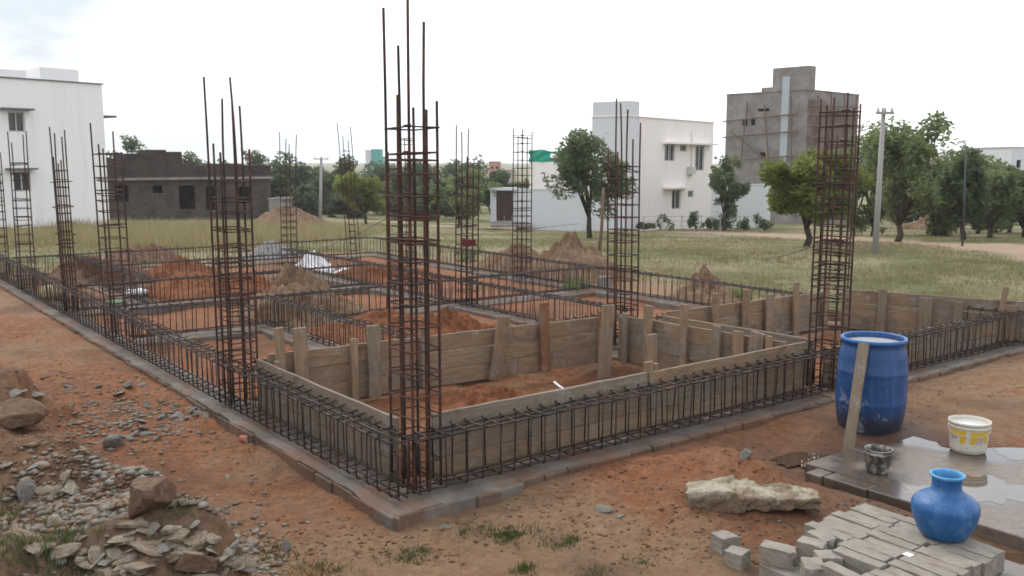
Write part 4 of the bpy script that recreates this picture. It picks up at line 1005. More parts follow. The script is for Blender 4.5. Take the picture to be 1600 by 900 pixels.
# pot on the stack
PT = BZ + 2 * (BH + .003)
c = P(1474, 836, PT); k = 1.0
pot = thing('water_pot', 'round blue plastic water pot with a flared rim on the brick stack', 'pot', tuple(c))
PK = 1.16
prof = [(0, .002), (.100, .002), (.112, .008), (.122, .022), (.134, .05), (.148, .085), (.158, .118), (.164, .148), (.1655, .168), (.1645, .184), (.160, .198), (.150, .212), (.135, .228), (.115, .240), (.104, .246), (.102, .250), (.088, .259), (.077, .272), (.072, .29), (.0715, .315), (.0735, .335), (.078, .35)]
MB().lathe(c, [(r * PK, z * 1.06) for r, z in prof], 64).build('body', M['pot_blue'], pot, True)
MB().lathe(c, [(r * PK, z * 1.06) for r, z in ((.0765, .342), (.083, .349), (.0865, .355), (.0865, .361), (.082, .365), (.0745, .363), (.072, .356), (.0695, .34), (.068, .32), (.068, .29), (.075, .268), (.09, .252))], 64).build('rim', M['pot_rim'], pot, True)
a = P(1409, 866, PT + .003); o = MB().obox(a, e1 * .05, e2 * .05, Z3 * .002).build('paper_scrap', M['sheet']); tag(o, 'small white paper scrap lying on the brick stack near the pot', 'paper')
# paper cup on the soil beside the footing
c = hit(382, 691); ax = np.array([.8, -.5, 0]); ax /= np.linalg.norm(ax)
cup = thing('paper_cup', 'red paper cup lying on its side by the left footing', 'cup', tuple(c)); q = c + Z3 * .03
MB().tube([q - ax * .04, q + ax * .04], .026, 18, r2=.036).build('body', M['cup'], cup, True); MB().tube([q + ax * .0405, q + ax * .043], .0375, 18).build('rim', M['cup_in'], cup)

# ------------------------------------------------------------------ grass and weeds
def blades(name, xy, hmin, hmax, wid, per, mt, seed, tint=(0, 1), spread=.05):
    rs = np.random.RandomState(seed); x = np.repeat(xy[:, 0], per); y = np.repeat(xy[:, 1], per); n = len(x); tt = np.repeat(rs.rand(len(xy)), per)
    x = x + rs.normal(size=n) * spread; y = y + rs.normal(size=n) * spread; z = gz(x, y, False) - .01
    h = hmin + (hmax - hmin) * rs.rand(n); a = rs.rand(n) * 6.283; ln = rs.normal(size=n) * .35 * h; lb = rs.normal(size=n) * .35 * h; w = wid * rs.uniform(.6, 1.4, n)
    v0 = np.stack([x - w * np.cos(a), y - w * np.sin(a), z], 1); v1 = np.stack([x + w * np.cos(a), y + w * np.sin(a), z], 1)
    v2 = np.stack([x + ln, y + lb, z + h], 1); Vv = np.stack([v0, v1, v2], 1).reshape(-1, 3); Fv = np.arange(3 * n).reshape(-1, 3)
    t = np.clip(tint[0] + (tint[1] - tint[0]) * (.65 * tt + .35 * rs.rand(n)), 0, 1)
    return tag(mesh_obj(name, np_mesh(name, Vv, Fv, M[mt], False, dict(tint=np.repeat(t, 3)))), kind='stuff')
def field_pts(n, seed, y0, y1, bias=1.0):
    rs = np.random.RandomState(seed); yy = y0 * (y1 / y0) ** rs.rand(n); xx = (rs.rand(n) * 2 - 1) * .62 * yy
    u, v, f = masks(xx, yy); tk = track_mask(xx, yy); d = fbm(xx, yy, 1.6, 4)
    ok = (f > .5) & (tk < .12) & (d > rs.uniform(-1.0, .7, n)); return np.stack([xx, yy], 1)[ok], fbm(xx, yy, 7, 3)[ok]
pts, g = field_pts(60000, 21, 13, 60)
dry = g > -.12
blades('dry_grass', pts[dry], .03, .13, .010, 4, 'straw', 1, (.15, 1), .12)
blades('green_grass', pts[~dry], .03, .12, .011, 4, 'straw', 2, (0, .6), .12)
rs = np.random.RandomState(5); hp = hit(150, 375)
tl = np.stack([rs.uniform(-22, -6, 9000), rs.uniform(25, 46, 9000)], 1); tl = tl[fbm(tl[:, 0], tl[:, 1], 2.5, 3) > rs.uniform(-.8, .8, 9000)]
blades('tall_dry_grass', tl, .2, .6, .014, 5, 'straw', 3, (.3, 1), .15)
def tufts(name, spots, n, h0, h1, mt, seed, sc=1., per=5):
    rs = np.random.RandomState(seed); pp = []
    for px, py, sx, sy, k in spots:
        for _ in range(int(n * k)):
            c = hit(px + rs.normal() * sx, py + rs.normal() * sy); pp.append(c[:2])
    return blades(name, np.array(pp), h0, h1, .0045 * sc, per, mt, seed, (.1, 1), .02)
tufts('green_weeds', [(800, 838, 26, 7, 1), (875, 848, 16, 6, .5), (740, 832, 14, 5, .3), (630, 872, 22, 6, .5), (655, 862, 8, 3, .3), (500, 892, 26, 6, .6), (430, 872, 18, 7, .35), (420, 860, 10, 5, .3), (930, 895, 15, 5, .2), (1010, 880, 20, 6, .15), (820, 890, 10, 5, .25), (390, 700, 25, 15, .2), (560, 780, 15, 6, .1)], 110, .015, .055, 'weed', 31)
tufts('undergrowth', [(40, 860, 35, 22, 1), (95, 840, 22, 20, .6), (270, 795, 18, 10, .35), (15, 800, 20, 20, .4), (130, 890, 30, 8, .5), (330, 880, 30, 10, .25)], 70, .02, .085, 'weed', 32, 1.2)
tufts('field_weeds', [(900, 455, 10, 4, 1), (735, 402, 8, 5, 1), (1150, 470, 14, 3, 1), (920, 412, 10, 10, .6)], 40, .1, .3, 'leaf_mid', 33, 4)

# ------------------------------------------------------------------ trees
def leaf_cloud(cent, rad, n, size, rs, flat=.8):
    """diamond leaves spread through lobes"""
    k = len(cent); wts = rad.prod(1) ** .67; wts = wts / wts.sum(); li = rs.choice(k, n, p=wts)
    d = rs.normal(size=(n, 3)); d /= np.linalg.norm(d, axis=1)[:, None]; r = rs.rand(n) ** .45
    p = cent[li] + d * r[:, None] * rad[li]
    p += np.stack([vnoise(p[:, 1] * 1.7, p[:, 2] * 1.7), vnoise(p[:, 0] * 1.7 + 5, p[:, 2] * 1.7), vnoise(p[:, 0] * 1.7, p[:, 1] * 1.7 + 9)], 1) * rad[li].mean(1)[:, None] * .25
    hole = vnoise(p[:, 0] * .9 + p[:, 2] * .7 + 31, p[:, 1] * .9 + p[:, 2] * .9) + .6 * vnoise(p[:, 0] * 2.3 + 3, p[:, 2] * 2.3); keep = hole > -.42; p = p[keep]; li = li[keep]; n = len(p)
    a = rs.normal(size=(n, 3)); a[:, 2] *= .6; a /= np.linalg.norm(a, axis=1)[:, None]; b = np.cross(a, rs.normal(size=(n, 3))); b /= np.linalg.norm(b, axis=1)[:, None]
    s = size * rs.uniform(.6, 1.4, n)[:, None]
    Vv = np.stack([p - a * s, p + b * s * .38, p + a * s, p - b * s * .38], 1).reshape(-1, 3); Fv = np.arange(4 * n).reshape(-1, 4)
    lt = rs.rand(k); t = np.clip(.55 * lt[li] + .45 * rs.rand(n), 0, 1); return Vv, Fv, np.repeat(t, 4)
def tree(label, base, top, crown_r, crown_bot, mt, seed, leaves=5000, lobes=16, leaf=.14, trunk_r=.12, lean=(0, 0), forks=2, group=None, name='tree', xr=None):
    """base: world xyz; top: world z; crown_bot: world z"""
    rs = np.random.RandomState(seed); bx, by, bz = base; root = thing(name, label, 'tree', (bx, by, bz), group)
    cz = (top + crown_bot) / 2; hz = (top - crown_bot) / 2; cx, cy = bx + lean[0], by + lean[1]
    cent = []; rad = []
    for i in range(lobes):
        d = rs.normal(size=3); d /= np.linalg.norm(d); r = rs.uniform(.3, .92)
        q = np.array([cx + d[0] * r * crown_r, cy + d[1] * r * crown_r * .9, cz + d[2] * r * hz]); cent.append(q); w = rs.uniform(.24, .44)
        rad.append((w * crown_r, w * crown_r, w * hz * .95))
    cent = np.array(cent); rad = np.array(rad); Vv, Fv, t = leaf_cloud(cent, rad, int(leaves * 1.6), leaf * .8, rs)
    me = np_mesh('crown', Vv - np.array([bx, by, bz]), Fv, M[mt], False, dict(tint=t)); mesh_obj('crown', me, None, root)
    fork = np.array([bx + lean[0] * .35, by + lean[1] * .35, bz + max(.3, (crown_bot - bz) * .95)]); mb = MB()
    mid = (np.array([bx, by, bz - .1]) + fork) / 2 + rs.normal(size=3) * (.06, .06, 0)
    mb.tube([(bx, by, bz - .15), mid, fork], trunk_r, 9, r2=trunk_r * .72)
    for i in range(min(lobes, 9)):
        e_ = cent[i]; m1 = fork + (e_ - fork) * .5 + rs.normal(size=3) * .12 * crown_r * .5 + (0, 0, .1 * hz)
        mb.tube([fork - (0, 0, .05), m1, e_], trunk_r * .5, 6, r2=trunk_r * .1)
    mb.build('trunk', M['bark'], root, True); return root
def ptree(label, xb, yb, ytop, ybot, xl, xr, mt, seed, Yd=None, **kw):
    b = hit(xb, yb) if Yd is None else np.array([(xb - 800) / F * Yd, Yd, 0]);
    if Yd is not None: b[2] = float(gz(b[0], b[1], False))
    Yc = b[1]; t = atY(xb, ytop, Yc)[2]; cb = atY(xb, ybot, Yc)[2]; x0 = atY(xl, 300, Yc)[0]; x1 = atY(xr, 300, Yc)[0]
    return tree(label, b, t, (x1 - x0) / 2, cb, mt, seed, lean=((x0 + x1) / 2 - b[0], 0), **kw)
ptree('leafy neem tree standing alone before the white house wall', 922, 372, 200, 338, 842, 994, 'leaf_dark', 15, leaves=8500, lobes=26, leaf=.12, trunk_r=.13)
ptree('small bushy tree at the right corner of the white house', 1131, 357, 240, 340, 1102, 1170, 'leaf_dark', 24, Yd=50, leaves=5500, lobes=24, leaf=.14, trunk_r=.12)
ptree('lime green tree left of the dense rebar column', 1258, 385, 224, 352, 1180, 1345, 'leaf_lime', 3, leaves=9000, lobes=26, leaf=.12, trunk_r=.11)
ptree('tallest tree at right, beside the near utility pole', 1400, 378, 172, 350, 1328, 1500, 'leaf_mid', 4, leaves=10000, lobes=28, leaf=.13, trunk_r=.13)
ptree('dark tree behind the near utility pole, left of the tallest one', 1330, 372, 208, 352, 1278, 1410, 'leaf_dark', 5, Yd=52, leaves=5500, lobes=18, leaf=.15)
ptree('tree with two trunks right of the street lamp', 1545, 372, 240, 355, 1492, 1612, 'leaf_mid', 6, leaves=6500, lobes=20, leaf=.13)
ptree('tree directly behind the street lamp pole', 1506, 375, 240, 352, 1440, 1556, 'leaf_dark', 7, leaves=6000, lobes=18, leaf=.14)
ptree('dark tree cut by the frame edge before the grey house', 1600, 372, 258, 356, 1548, 1660, 'leaf_dark', 8, leaves=5000, lobes=16, leaf=.14)
ptree('dark tree filling the gap behind the two roadside trees', 1440, 362, 235, 352, 1385, 1515, 'leaf_dark', 9, Yd=60, leaves=4500, lobes=16, leaf=.17)
ptree('lime green tree before the dark tree belt', 573, 352, 256, 332, 518, 612, 'leaf_lime', 10, Yd=56, leaves=6000, lobes=18, leaf=.14, trunk_r=.09)
ptree('pale green low tree behind the red cloth column', 714, 356, 268, 340, 666, 778, 'leaf_mid', 11, Yd=52, leaves=6000, lobes=18, leaf=.14, trunk_r=.1)
ptree('light green tree filling in left of the street lamp', 1462, 368, 225, 366, 1420, 1520, 'leaf_mid', 16, Yd=40, leaves=6000, lobes=20, leaf=.14)
ptree('light green tree between the street lamp and the two trunked tree', 1530, 368, 262, 368, 1485, 1590, 'leaf_mid', 17, Yd=44, leaves=6000, lobes=20, leaf=.14)
ptree('low green tree behind the frame edge tree', 1575, 368, 275, 368, 1535, 1640, 'leaf_mid', 18, Yd=46, leaves=5500, lobes=18, leaf=.14)
ptree('green tree behind the near utility pole, right of the dense column', 1365, 368, 232, 366, 1318, 1420, 'leaf_mid', 19, Yd=42, leaves=5500, lobes=18, leaf=.14)
far = [(205, 345, 210, 330, 162, 245, 78, 'rising above the brick house beside the white house'), (300, 345, 238, 330, 258, 345, 80, 'peeping over the brick house roof'), (385, 345, 240, 335, 330, 432, 76, 'behind the right end of the brick house'),
       (440, 345, 246, 342, 395, 490, 80, 'right behind the far sand heap'), (486, 345, 244, 342, 440, 532, 78, 'left of the far utility pole'), (530, 345, 250, 342, 485, 575, 82, 'right of the far utility pole'),
       (600, 345, 252, 342, 555, 650, 84, 'below the teal topped tower'), (650, 345, 250, 342, 605, 700, 80, 'behind the tallest rebar column'), (725, 345, 238, 340, 675, 775, 82, 'tallest of the belt before the pink house'), (768, 345, 264, 342, 735, 808, 78, 'left of the brown gate'),
       (545, 345, 285, 347, 505, 590, 70, 'low one at the foot of the belt by the lime tree'), (665, 345, 285, 347, 625, 710, 70, 'low one at the foot of the belt by the pale tree'), (420, 345, 262, 342, 385, 456, 68, 'beside the low grey shed'),
       (470, 345, 288, 347, 440, 500, 70, 'low one between the sand heap and the far utility pole'), (625, 345, 270, 347, 585, 665, 76, 'standing left of the tallest rebar column'),
       (1420, 345, 285, 352, 1365, 1475, 80, 'low one behind the tallest tree at right'), (1500, 345, 280, 352, 1450, 1560, 84, 'low one behind the street lamp'), (1565, 345, 282, 352, 1520, 1625, 82, 'low one behind the frame edge tree'),
       (700, 345, 262, 345, 655, 750, 95, 'farthest one right of the tallest rebar column'), (815, 345, 275, 345, 775, 850, 98, 'farthest one behind the brown gate'), (575, 345, 258, 345, 530, 620, 95, 'farthest one left of the teal topped tower')]
for i, (xb, yb, yt, ybt, xl, xr, Yd, w_) in enumerate(far):
    ptree('dark distant tree ' + w_, xb, yb, yt, ybt, xl, xr, 'leaf_belt', 40 + i, Yd=Yd, leaves=5200, lobes=22, leaf=.22, trunk_r=.16, group='dark distant trees')
def shrub(label, px, py, h, r, seed, mt='leaf_dark', n=500):
    c = hit(px, py); rs = np.random.RandomState(seed); cent = np.stack([c[0] + rs.normal(size=6) * r * .45, c[1] + rs.normal(size=6) * r * .3, c[2] + h * rs.uniform(.25, .8, 6)], 1)
    Vv, Fv, t = leaf_cloud(cent, np.tile((r * .5, r * .5, h * .3), (6, 1)), n, .09, rs)
    o = mesh_obj('shrub', np_mesh('shrub', Vv - c, Fv, M[mt], False, dict(tint=t)), None, None, tuple(c)); return tag(o, label, 'shrub', 'shrubs along the white house')
for i, (px, py, h, r, w_) in enumerate(((1036, 361, 1.0, .6, 'rounded shrub at the white house wall below the ground floor window'), (1083, 360, 1.1, .45, 'narrow shrub at the white house wall near its right corner'), (1010, 361, .5, .4, 'lowest shrub at the white house wall'), (1105, 360, .7, .4, 'shrub at the house corner beside the bushy tree'), (1160, 360, .8, .45, 'shrub right of the bushy tree by the low wall'), (1193, 362, 1.0, .5, 'shrub at the right end of the low wall'), (1130, 361, .6, .5, 'shrub under the bushy tree'))):
    shrub(w_, px, py, h, r, 70 + i)

# ------------------------------------------------------------------ buildings
def wall_holes(mb, o, ex, n, L_, z0, z1, holes, dep=.22):
    """a wall sheet from o along ex with openings (s0,s1,z0,z1) and their reveals going inwards (-n)"""
    o = np.array(o, float); ex = np.array(ex, float); n = np.array(n, float)
    ss = sorted({0, L_, *[h[0] for h in holes], *[h[1] for h in holes]}); zs = sorted({z0, z1, *[h[2] for h in holes], *[h[3] for h in holes]})
    pt = lambda s, z, d=0: o + ex * s + Z3 * (z - o[2]) - n * d
    for a, b in zip(ss[:-1], ss[1:]):
        for c, d in zip(zs[:-1], zs[1:]):
            m = ((a + b) / 2, (c + d) / 2)
            if any(h[0] < m[0] < h[1] and h[2] < m[1] < h[3] for h in holes): continue
            mb.add([pt(a, c), pt(b, c), pt(b, d), pt(a, d)], [(0, 1, 2, 3)])
    for a, b, c, d in holes:
        for (p, q) in (((a, c), (b, c)), ((b, c), (b, d)), ((b, d), (a, d)), ((a, d), (a, c))): mb.add([pt(*p), pt(*q), pt(*q, dep), pt(*p, dep)], [(0, 3, 2, 1)])
def house(name, label, cat, p0, d1, L1, d2, L2, z0, z1, holes1=(), holes2=(), mt='white_wall', roof='grey_wall', par=.0, wname='wall', root=None):
    d1 = np.array([*d1, 0.]); d2 = np.array([*d2, 0.]); p0 = np.array([p0[0], p0[1], z0])
    if root is None: root = thing(name, label, cat, tuple(p0))
    mb = MB(); n1 = -d2; n2 = -d1
    wall_holes(mb, p0, d1, n1, L1, z0, z1 + par, holes1); wall_holes(mb, p0, d2, n2, L2, z0, z1 + par, holes2)
    wall_holes(mb, p0 + d2 * L2, d1, d2, L1, z0, z1 + par, ()); wall_holes(mb, p0 + d1 * L1, d2, d1, L2, z0, z1 + par, ())
    mb.build(wname, M[mt], root)
    MB().obox(p0 + d1 * .02 + d2 * .02 + Z3 * (z1 - z0 - .12), d1 * (L1 - .04), d2 * (L2 - .04), Z3 * .12).build('roof', M[roof], root)
    if par: 
        mb = MB()
        for o_, e_, l_ in ((p0, d1, L1), (p0 + d2 * L2, d1, L1), (p0, d2, L2), (p0 + d1 * L1, d2, L2)):
            nn = np.array([e_[1], -e_[0], 0]); mb.obox(o_ - e_ * .04 - nn * .08 + Z3 * (z1 + par - z0 - .003), e_ * (l_ + .08), nn * .16, Z3 * .05)
        mb.build('coping', M['dark_trim'] if mt == 'white_wall' and par > .2 else M[mt], root)
    return root
def win(root, p0, dr, nrm, s0, s1, z0, z1, dep=.12, bars=2, fm='frame'):
    dr = np.array([*dr, 0.]); n = np.array([*nrm, 0.]); o = np.array([p0[0], p0[1], 0.]); pt = lambda s, z, d: o + dr * s + Z3 * z - n * d
    w = MB(); t = .06
    for a, b, c, d in ((s0, s1, z0, z0 + t), (s0, s1, z1 - t, z1), (s0, s0 + t, z0 + t, z1 - t), (s1 - t, s1, z0 + t, z1 - t)): w.obox(pt(a, c, dep), dr * (b - a), n * .05, Z3 * (d - c))
    for i in range(1, bars):
        s = s0 + (s1 - s0) * i / bars; w.obox(pt(s - .025, z0 + t, dep), dr * .05, n * .05, Z3 * (z1 - z0 - 2 * t))
    f = w.build('window', M[fm], root); g = MB().obox(pt(s0 + .01, z0 + .01, dep + .03), dr * (s1 - s0 - .02), n * .015, Z3 * (z1 - z0 - .02)); g.build('pane', M['glass'], f)
    return f
def shade(root, p0, dr, nrm, s0, s1, z, mt='dark_trim', t=.08, d=.5):
    dr = np.array([*dr, 0.]); n = np.array([*nrm, 0.]); o = np.array([p0[0], p0[1], 0.]); MB().obox(o + dr * s0 + Z3 * z + n * .002, dr * (s1 - s0), n * d, Z3 * t).build('sunshade', M[mt], root)
sn, cs = math.sin(R(36.3)), math.cos(R(36.3)); D1 = np.array([sn, cs]); D2 = np.array([-cs, sn])
# --- white house at left: its long wall recedes to the right
q = atY(172, 351, 48.); pl = np.array([q[0], q[1]])           # right end of the wall
def LW(x, y): s_, z = onplane(x, y, pl, -D1); return s_, z
zt = LW(168, 131)[1]; zb = q[2] - .8; LL = 16.
ph = pl - D1 * LL
h = []
for (x0, x1, y0, y1) in ((12, 38, 174, 206), (21, 47, 268, 300)):
    a, _ = LW(x1, y0); b, _ = LW(x0, y0); _, za = LW(x0, y1); _, zc = LW(x0, y0); h.append((LL - b, LL - a, za, zc))
lh = house('white_house', 'white two storey house with dark roof edge at the left of the field', 'house', ph, D1, LL, D2, 9., zb, zt - .35, h, (), 'white_wall', 'grey_wall', .3)
nl = -D2
for a, b, c_, d_ in h: win(lh, ph, D1, nl, a, b, c_, d_, .14, 2)
for (x0, x1, y) in ((-2, 47, 173), (8, 52, 265)):
    a, z = LW(x1, y); b, _ = LW(x0, y); shade(lh, ph, D1, nl, LL - b, LL - a, z)
s1_, zr_ = LW(67, 104); s2_, _ = LW(127, 104); o = np.array([*(ph + D1 * (LL - s1_) + D2 * .3), zt - .35]); MB().obox(o, np.array([*D1, 0]) * (s1_ - s2_), np.array([*D2, 0]) * 2.6, Z3 * (zr_ - zt + .35)).build('roof_tank', M['white_wall'], lh)
s1_, zr_ = LW(46, 110); o = np.array([*(ph + D1 * 3 + D2 * .3), zt - .35]); MB().obox(o, np.array([*D1, 0]) * (LL - s1_ - 3), np.array([*D2, 0]) * 3, Z3 * (zr_ - zt + .35)).build('roof_room', M['white_wall'], lh)
o = np.array([*(pl + D2 * .3), LW(172, 183)[1]]); MB().obox(o, np.array([*D1, 0]) * .9, np.array([*D2, 0]) * 2.5, Z3 * .1).build('sunshade', M['dark_trim'], lh)
# --- white house at right
pc = atY(980, 356, 50.); pcx = pc[:2]
FW = lambda x, y: onplane(x, y, pcx, D1); SW = lambda x, y: onplane(x, y, pcx, D2)
L1 = FW(1112, 300)[0]; L2t = SW(925, 300)[0]; L2 = SW(827, 300)[0]; zt = FW(998, 182)[1]; zt2 = FW(980, 157)[1]; zl = SW(925, 253)[1]; zb = pc[2] - 1.
def fh(x0, x1, y0, y1):
    a, zc = FW(x0, y0); b, _ = FW(x1, y0); _, za = FW((x0 + x1) / 2, y1); return (a, b, za, zc)
fw = [fh(1039, 1055, 225, 252), fh(1063, 1073, 226, 237), fh(1087, 1101, 227, 267), fh(1050, 1064, 297, 327), fh(1075, 1084, 298, 309)]
ax_ = FW(998, 200)[0]
hw = house('white_house', 'white house with a taller stair block and a green net, behind the lone neem tree', 'house', pcx, D1, L1, D2, L2t + .05, zb, zt - .25, fw, (), 'warm_wall', 'grey_wall', .22)
for a, b, c_, d_ in fw: win(hw, pcx, D1, -D2, a, b, c_, d_, .12, 2 if b - a > .6 else 1)
o3 = np.array([*pcx, zb]) - np.array([*D1, 0]) * .03 - np.array([*D2, 0]) * .03
MB().obox(o3, np.array([*D1, 0]) * (ax_ + .03), np.array([*D2, 0]) * (L2t + .03), Z3 * (zt2 - zb)).build('stair_block', M['grey_wall'], hw)
a, z = FW(1036, 222); b, _ = FW(1110, 226); shade(hw, pcx, D1, -D2, a, b, z - .1, 'warm_wall', .1, .55)
a, z = FW(1036, 294); b, _ = FW(1070, 296); shade(hw, pcx, D1, -D2, a, b, z - .05, 'warm_wall', .1, .5)
s_, za = FW(1079, 275); _, zc = FW(1079, 205); o = np.array([*(pcx + D1 * s_ - D2 * .07), za]); MB().tube([o, o + Z3 * (zc - za)], .05, 8).build('drain_pipe', M['warm_wall'], hw, True)
o = np.array([*(pcx + D1 * (s_ - .5) - D2 * .32), za + .1]); MB().obox(o, np.array([*D1, 0]) * .6, np.array([*D2, 0]) * .3, Z3 * .45).build('air_conditioner', M['frame'], hw)
# low extension towards the gate
pe = pcx + D2 * (L2t + .002)
MB().obox(np.array([*pe, zb]), np.array([*D1, 0]) * 5, np.array([*D2, 0]) * (L2 - L2t), Z3 * (zl - zb)).build('side_block', M['warm_wall'], hw)
# green net on the extension
nn_, mm_ = 20, 8; vs = []; fs = []
for i in range(nn_ + 1):
    for j in range(mm_ + 1):
        s = (L2 - L2t) * i / nn_; p = pe + D2 * s - D1 * (.06 * math.sin(i * 1.3 + j)); sag = .12 * math.sin(math.pi * i / nn_) * j / mm_
        vs.append((p[0], p[1], zl + (.78 - sag) * j / mm_ * (.93 + .07 * math.sin(i * .9))))
for i in range(nn_):
    for j in range(mm_):
        if 10 <= i <= 12 and 3 <= j <= 5: continue
        fs.append((i * (mm_ + 1) + j, (i + 1) * (mm_ + 1) + j, (i + 1) * (mm_ + 1) + j + 1, i * (mm_ + 1) + j + 1))
o = MB().add(vs, fs).build('shade_net', M['net']); so = o.modifiers.new('s', 'SOLIDIFY'); so.thickness = .02; tag(o, 'torn green shade net strung above the low block of the white house', 'net')
# compound walls, gate
def lowwall(label, a, b, ztop, t=.2, mt='grey_wall', name='compound_wall'):
    a = np.array(a); b = np.array(b); e = np.array([b[0] - a[0], b[1] - a[1], 0]); l = np.linalg.norm(e); e /= l; n = np.array([-e[1], e[0], 0]); zb_ = min(a[2], b[2]) - .6
    root = thing(name, label, 'wall', (a[0], a[1], zb_)); MB().obox((a[0], a[1], zb_), e * l, n * t, Z3 * (ztop - zb_)).build('wall', M[mt], root)
    MB().obox(np.array([a[0], a[1], ztop + .002]) - n * .04, e * l, n * (t + .08), Z3 * .06).build('coping', M[mt], root); return root
ga = atY(806, 352, 52.); gb = np.array([*(pcx - D1 * .25 + D2 * .0), ga[2]]); zg = atY(806, 296, 52.)[2]
lowwall('pale grey compound wall between the brown gate and the white house corner', ga, gb, zg)
ra = np.array([*(pcx + D1 * (L1 + .05) + np.array([0, .3])), ga[2]]); rb = atY(1203, 352, ra[1] + 1.5)
lowwall('pale compound wall right of the white house, behind the bushy tree', ra, rb, atY(1150, 290, ra[1])[2])
gt = thing('gate', 'brown double metal gate left of the pale compound wall', 'gate', tuple(atY(776, 348, 52.2)))
gl = atY(776, 345, 52.2); gr_ = atY(800, 345, 52.2); ztp = atY(776, 300, 52.2)[2]; w = (gr_[0] - gl[0]) / 2
for i in range(2):
    mb = MB(); x0 = gl[0] + i * (w + .01); mb.box(x0, 52.2, gl[2], x0 + w - .01, 52.25, ztp)
    for k in range(5): mb.box(x0 + .03 + k * (w - .1) / 4.6, 52.17, gl[2] + .05, x0 + .07 + k * (w - .1) / 4.6, 52.2, ztp - .05)
    mb.build('gate_leaf', M['gate'], gt)
mb = MB(); mb.box(gl[0] - .35, 52.1, gl[2] - .3, gl[0] - .02, 52.45, ztp + .1).box(gr_[0] + .02, 52.1, gl[2] - .3, gr_[0] + .24, 52.45, ztp + .1)
mb.build('gate_pillar', M['grey_wall'], gt)
MB().box(gl[0] - .4, 51.9, ztp + .1, gr_[0] + .3, 52.6, ztp + .25).build('gate_lintel', M['grey_wall'], gt)
a = hit(764, 356); b = hit(812, 356); MB().obox((gl[0] - .3, 50.6, gl[2] - .25), (2.2, 0, 0), (0, 1.4, .1), (0, 0, .12)).build('gate_ramp', M['grey_block'], gt)
# wire fence in front of the white house
fp = [hit(x, 362) for x in (1005, 1035, 1065, 1095, 1125, 1155, 1185)]; fr = thing('wire_fence', 'low wire fence on thin posts before the white house wall', 'fence', tuple(fp[0]))
for p in fp: MB().tube([p, p + Z3 * .85], .025, 6).build('post', M['pole'], fr)
for hh_ in (.3, .55, .8): MB().tube([p + Z3 * hh_ for p in fp], .006, 4).build('wire', M['wire'], fr)
# --- tall unfinished block of flats
pk = atY(1254, 350, 72.); pkx = pk[:2]; aR = math.atan2(2335 - 800, F); E1 = np.array([math.sin(aR), math.cos(aR)]); E2 = np.array([-E1[1], E1[0]])
RW = lambda x, y: onplane(x, y, pkx, E1); KW = lambda x, y: onplane(x, y, pkx, E2)
LR = RW(1335, 300)[0]; LK = KW(1131, 300)[0]; zt = RW(1275, 144)[1]; zb = pk[2] - 1.5
def kh(x0, x1, y0, y1):
    a, zc = KW(x1, y0); b, _ = KW(x0, y0); _, za = KW((x0 + x1) / 2, y1); return (a, b, za, zc)
hk = [kh(1160, 1168, 187, 197), kh(1173, 1180, 186, 196), kh(1187, 1196, 238, 248), kh(1184, 1202, 169, 174)]
bk_ = house('apartment_block', 'tall unfinished grey apartment block with scaffold poles above the trees', 'building', pkx, E1, LR, E2, LK, zb, zt, (), hk, 'grey_block', 'grey_block', .12)
e1_ = np.array([*E1, 0]); e2_ = np.array([*E2, 0]); P0 = np.array([*pkx, zb])
a, z1 = KW(1208, 104); zt_ = KW(1254, 103)[1]; b2_, _ = RW(1275, 110)
MB().obox(np.array([*pkx, zt]) + e1_ * .004 + e2_ * .004, e1_ * b2_, e2_ * a, Z3 * (zt_ - zt)).build('stair_tower', M['grey_block'], bk_)
a2, zs = KW(1190, 137); MB().obox(np.array([*pkx, zt]) + e2_ * (a + .006) + e1_ * .004, e1_ * b2_, e2_ * (a2 - a), Z3 * (zs - zt)).build('parapet_room', M['grey_block'], bk_)
_, zb1 = RW(1265, 235); MB().obox(np.array([*pkx, zb1]) - e2_ * .03 + e1_ * .05, e1_ * (LR * .35), e2_ * .03, Z3 * (zt - .6 - zb1)).build('brick_infill', M['raw_brick'], bk_)
_, zb1 = RW(1265, 250); MB().obox(np.array([*pkx, zb1]) - e2_ * .025 + e1_ * (LR * .36), e1_ * (LR * .62), e2_ * .025, Z3 * (zt - 1.2 - zb1)).build('brick_infill', M['raw_brick'], bk_)
s0, _ = KW(1232, 200); s1, _ = KW(1221, 200); _, za = KW(1226, 252); _, zc = KW(1226, 120)
MB().obox(np.array([*pkx, za]) + e2_ * s0 - e1_ * .12, e2_ * (s1 - s0), e1_ * .12, Z3 * (zc - za)).build('duct', M['pale_strip'], bk_)
rs = np.random.RandomState(8)
for (xa, ya, xb_, yb_) in ((1133, 215, 1250, 205), (1133, 190, 1250, 178), (1135, 252, 1250, 243), (1160, 262, 1172, 160), (1205, 262, 1198, 165), (1145, 205, 1215, 262), (1240, 262, 1240, 150)):
    s0, z0 = KW(xa, ya); s1, z1 = KW(xb_, yb_); p = np.array([*pkx, 0]); MB().tube([p + e2_ * s0 - e1_ * .35 + Z3 * z0, p + e2_ * s1 - e1_ * .35 + Z3 * z1], .06, 6).build('scaffold_pole', M['bamboo'], bk_)
for (xa, ya, xb_, yb_) in ((1258, 165, 1335, 168), (1258, 180, 1335, 184), (1258, 196, 1335, 200), (1258, 214, 1335, 218), (1272, 250, 1272, 150), (1292, 250, 1293, 146), (1312, 250, 1313, 148), (1330, 250, 1332, 150)):
    s0, z0 = RW(xa, ya); s1, z1 = RW(xb_, yb_); p = np.array([*pkx, 0]); MB().tube([p + e1_ * s0 - e2_ * .35 + Z3 * z0, p + e1_ * s1 - e2_ * .35 + Z3 * z1], .06, 6).build('scaffold_pole', M['bamboo'], bk_)
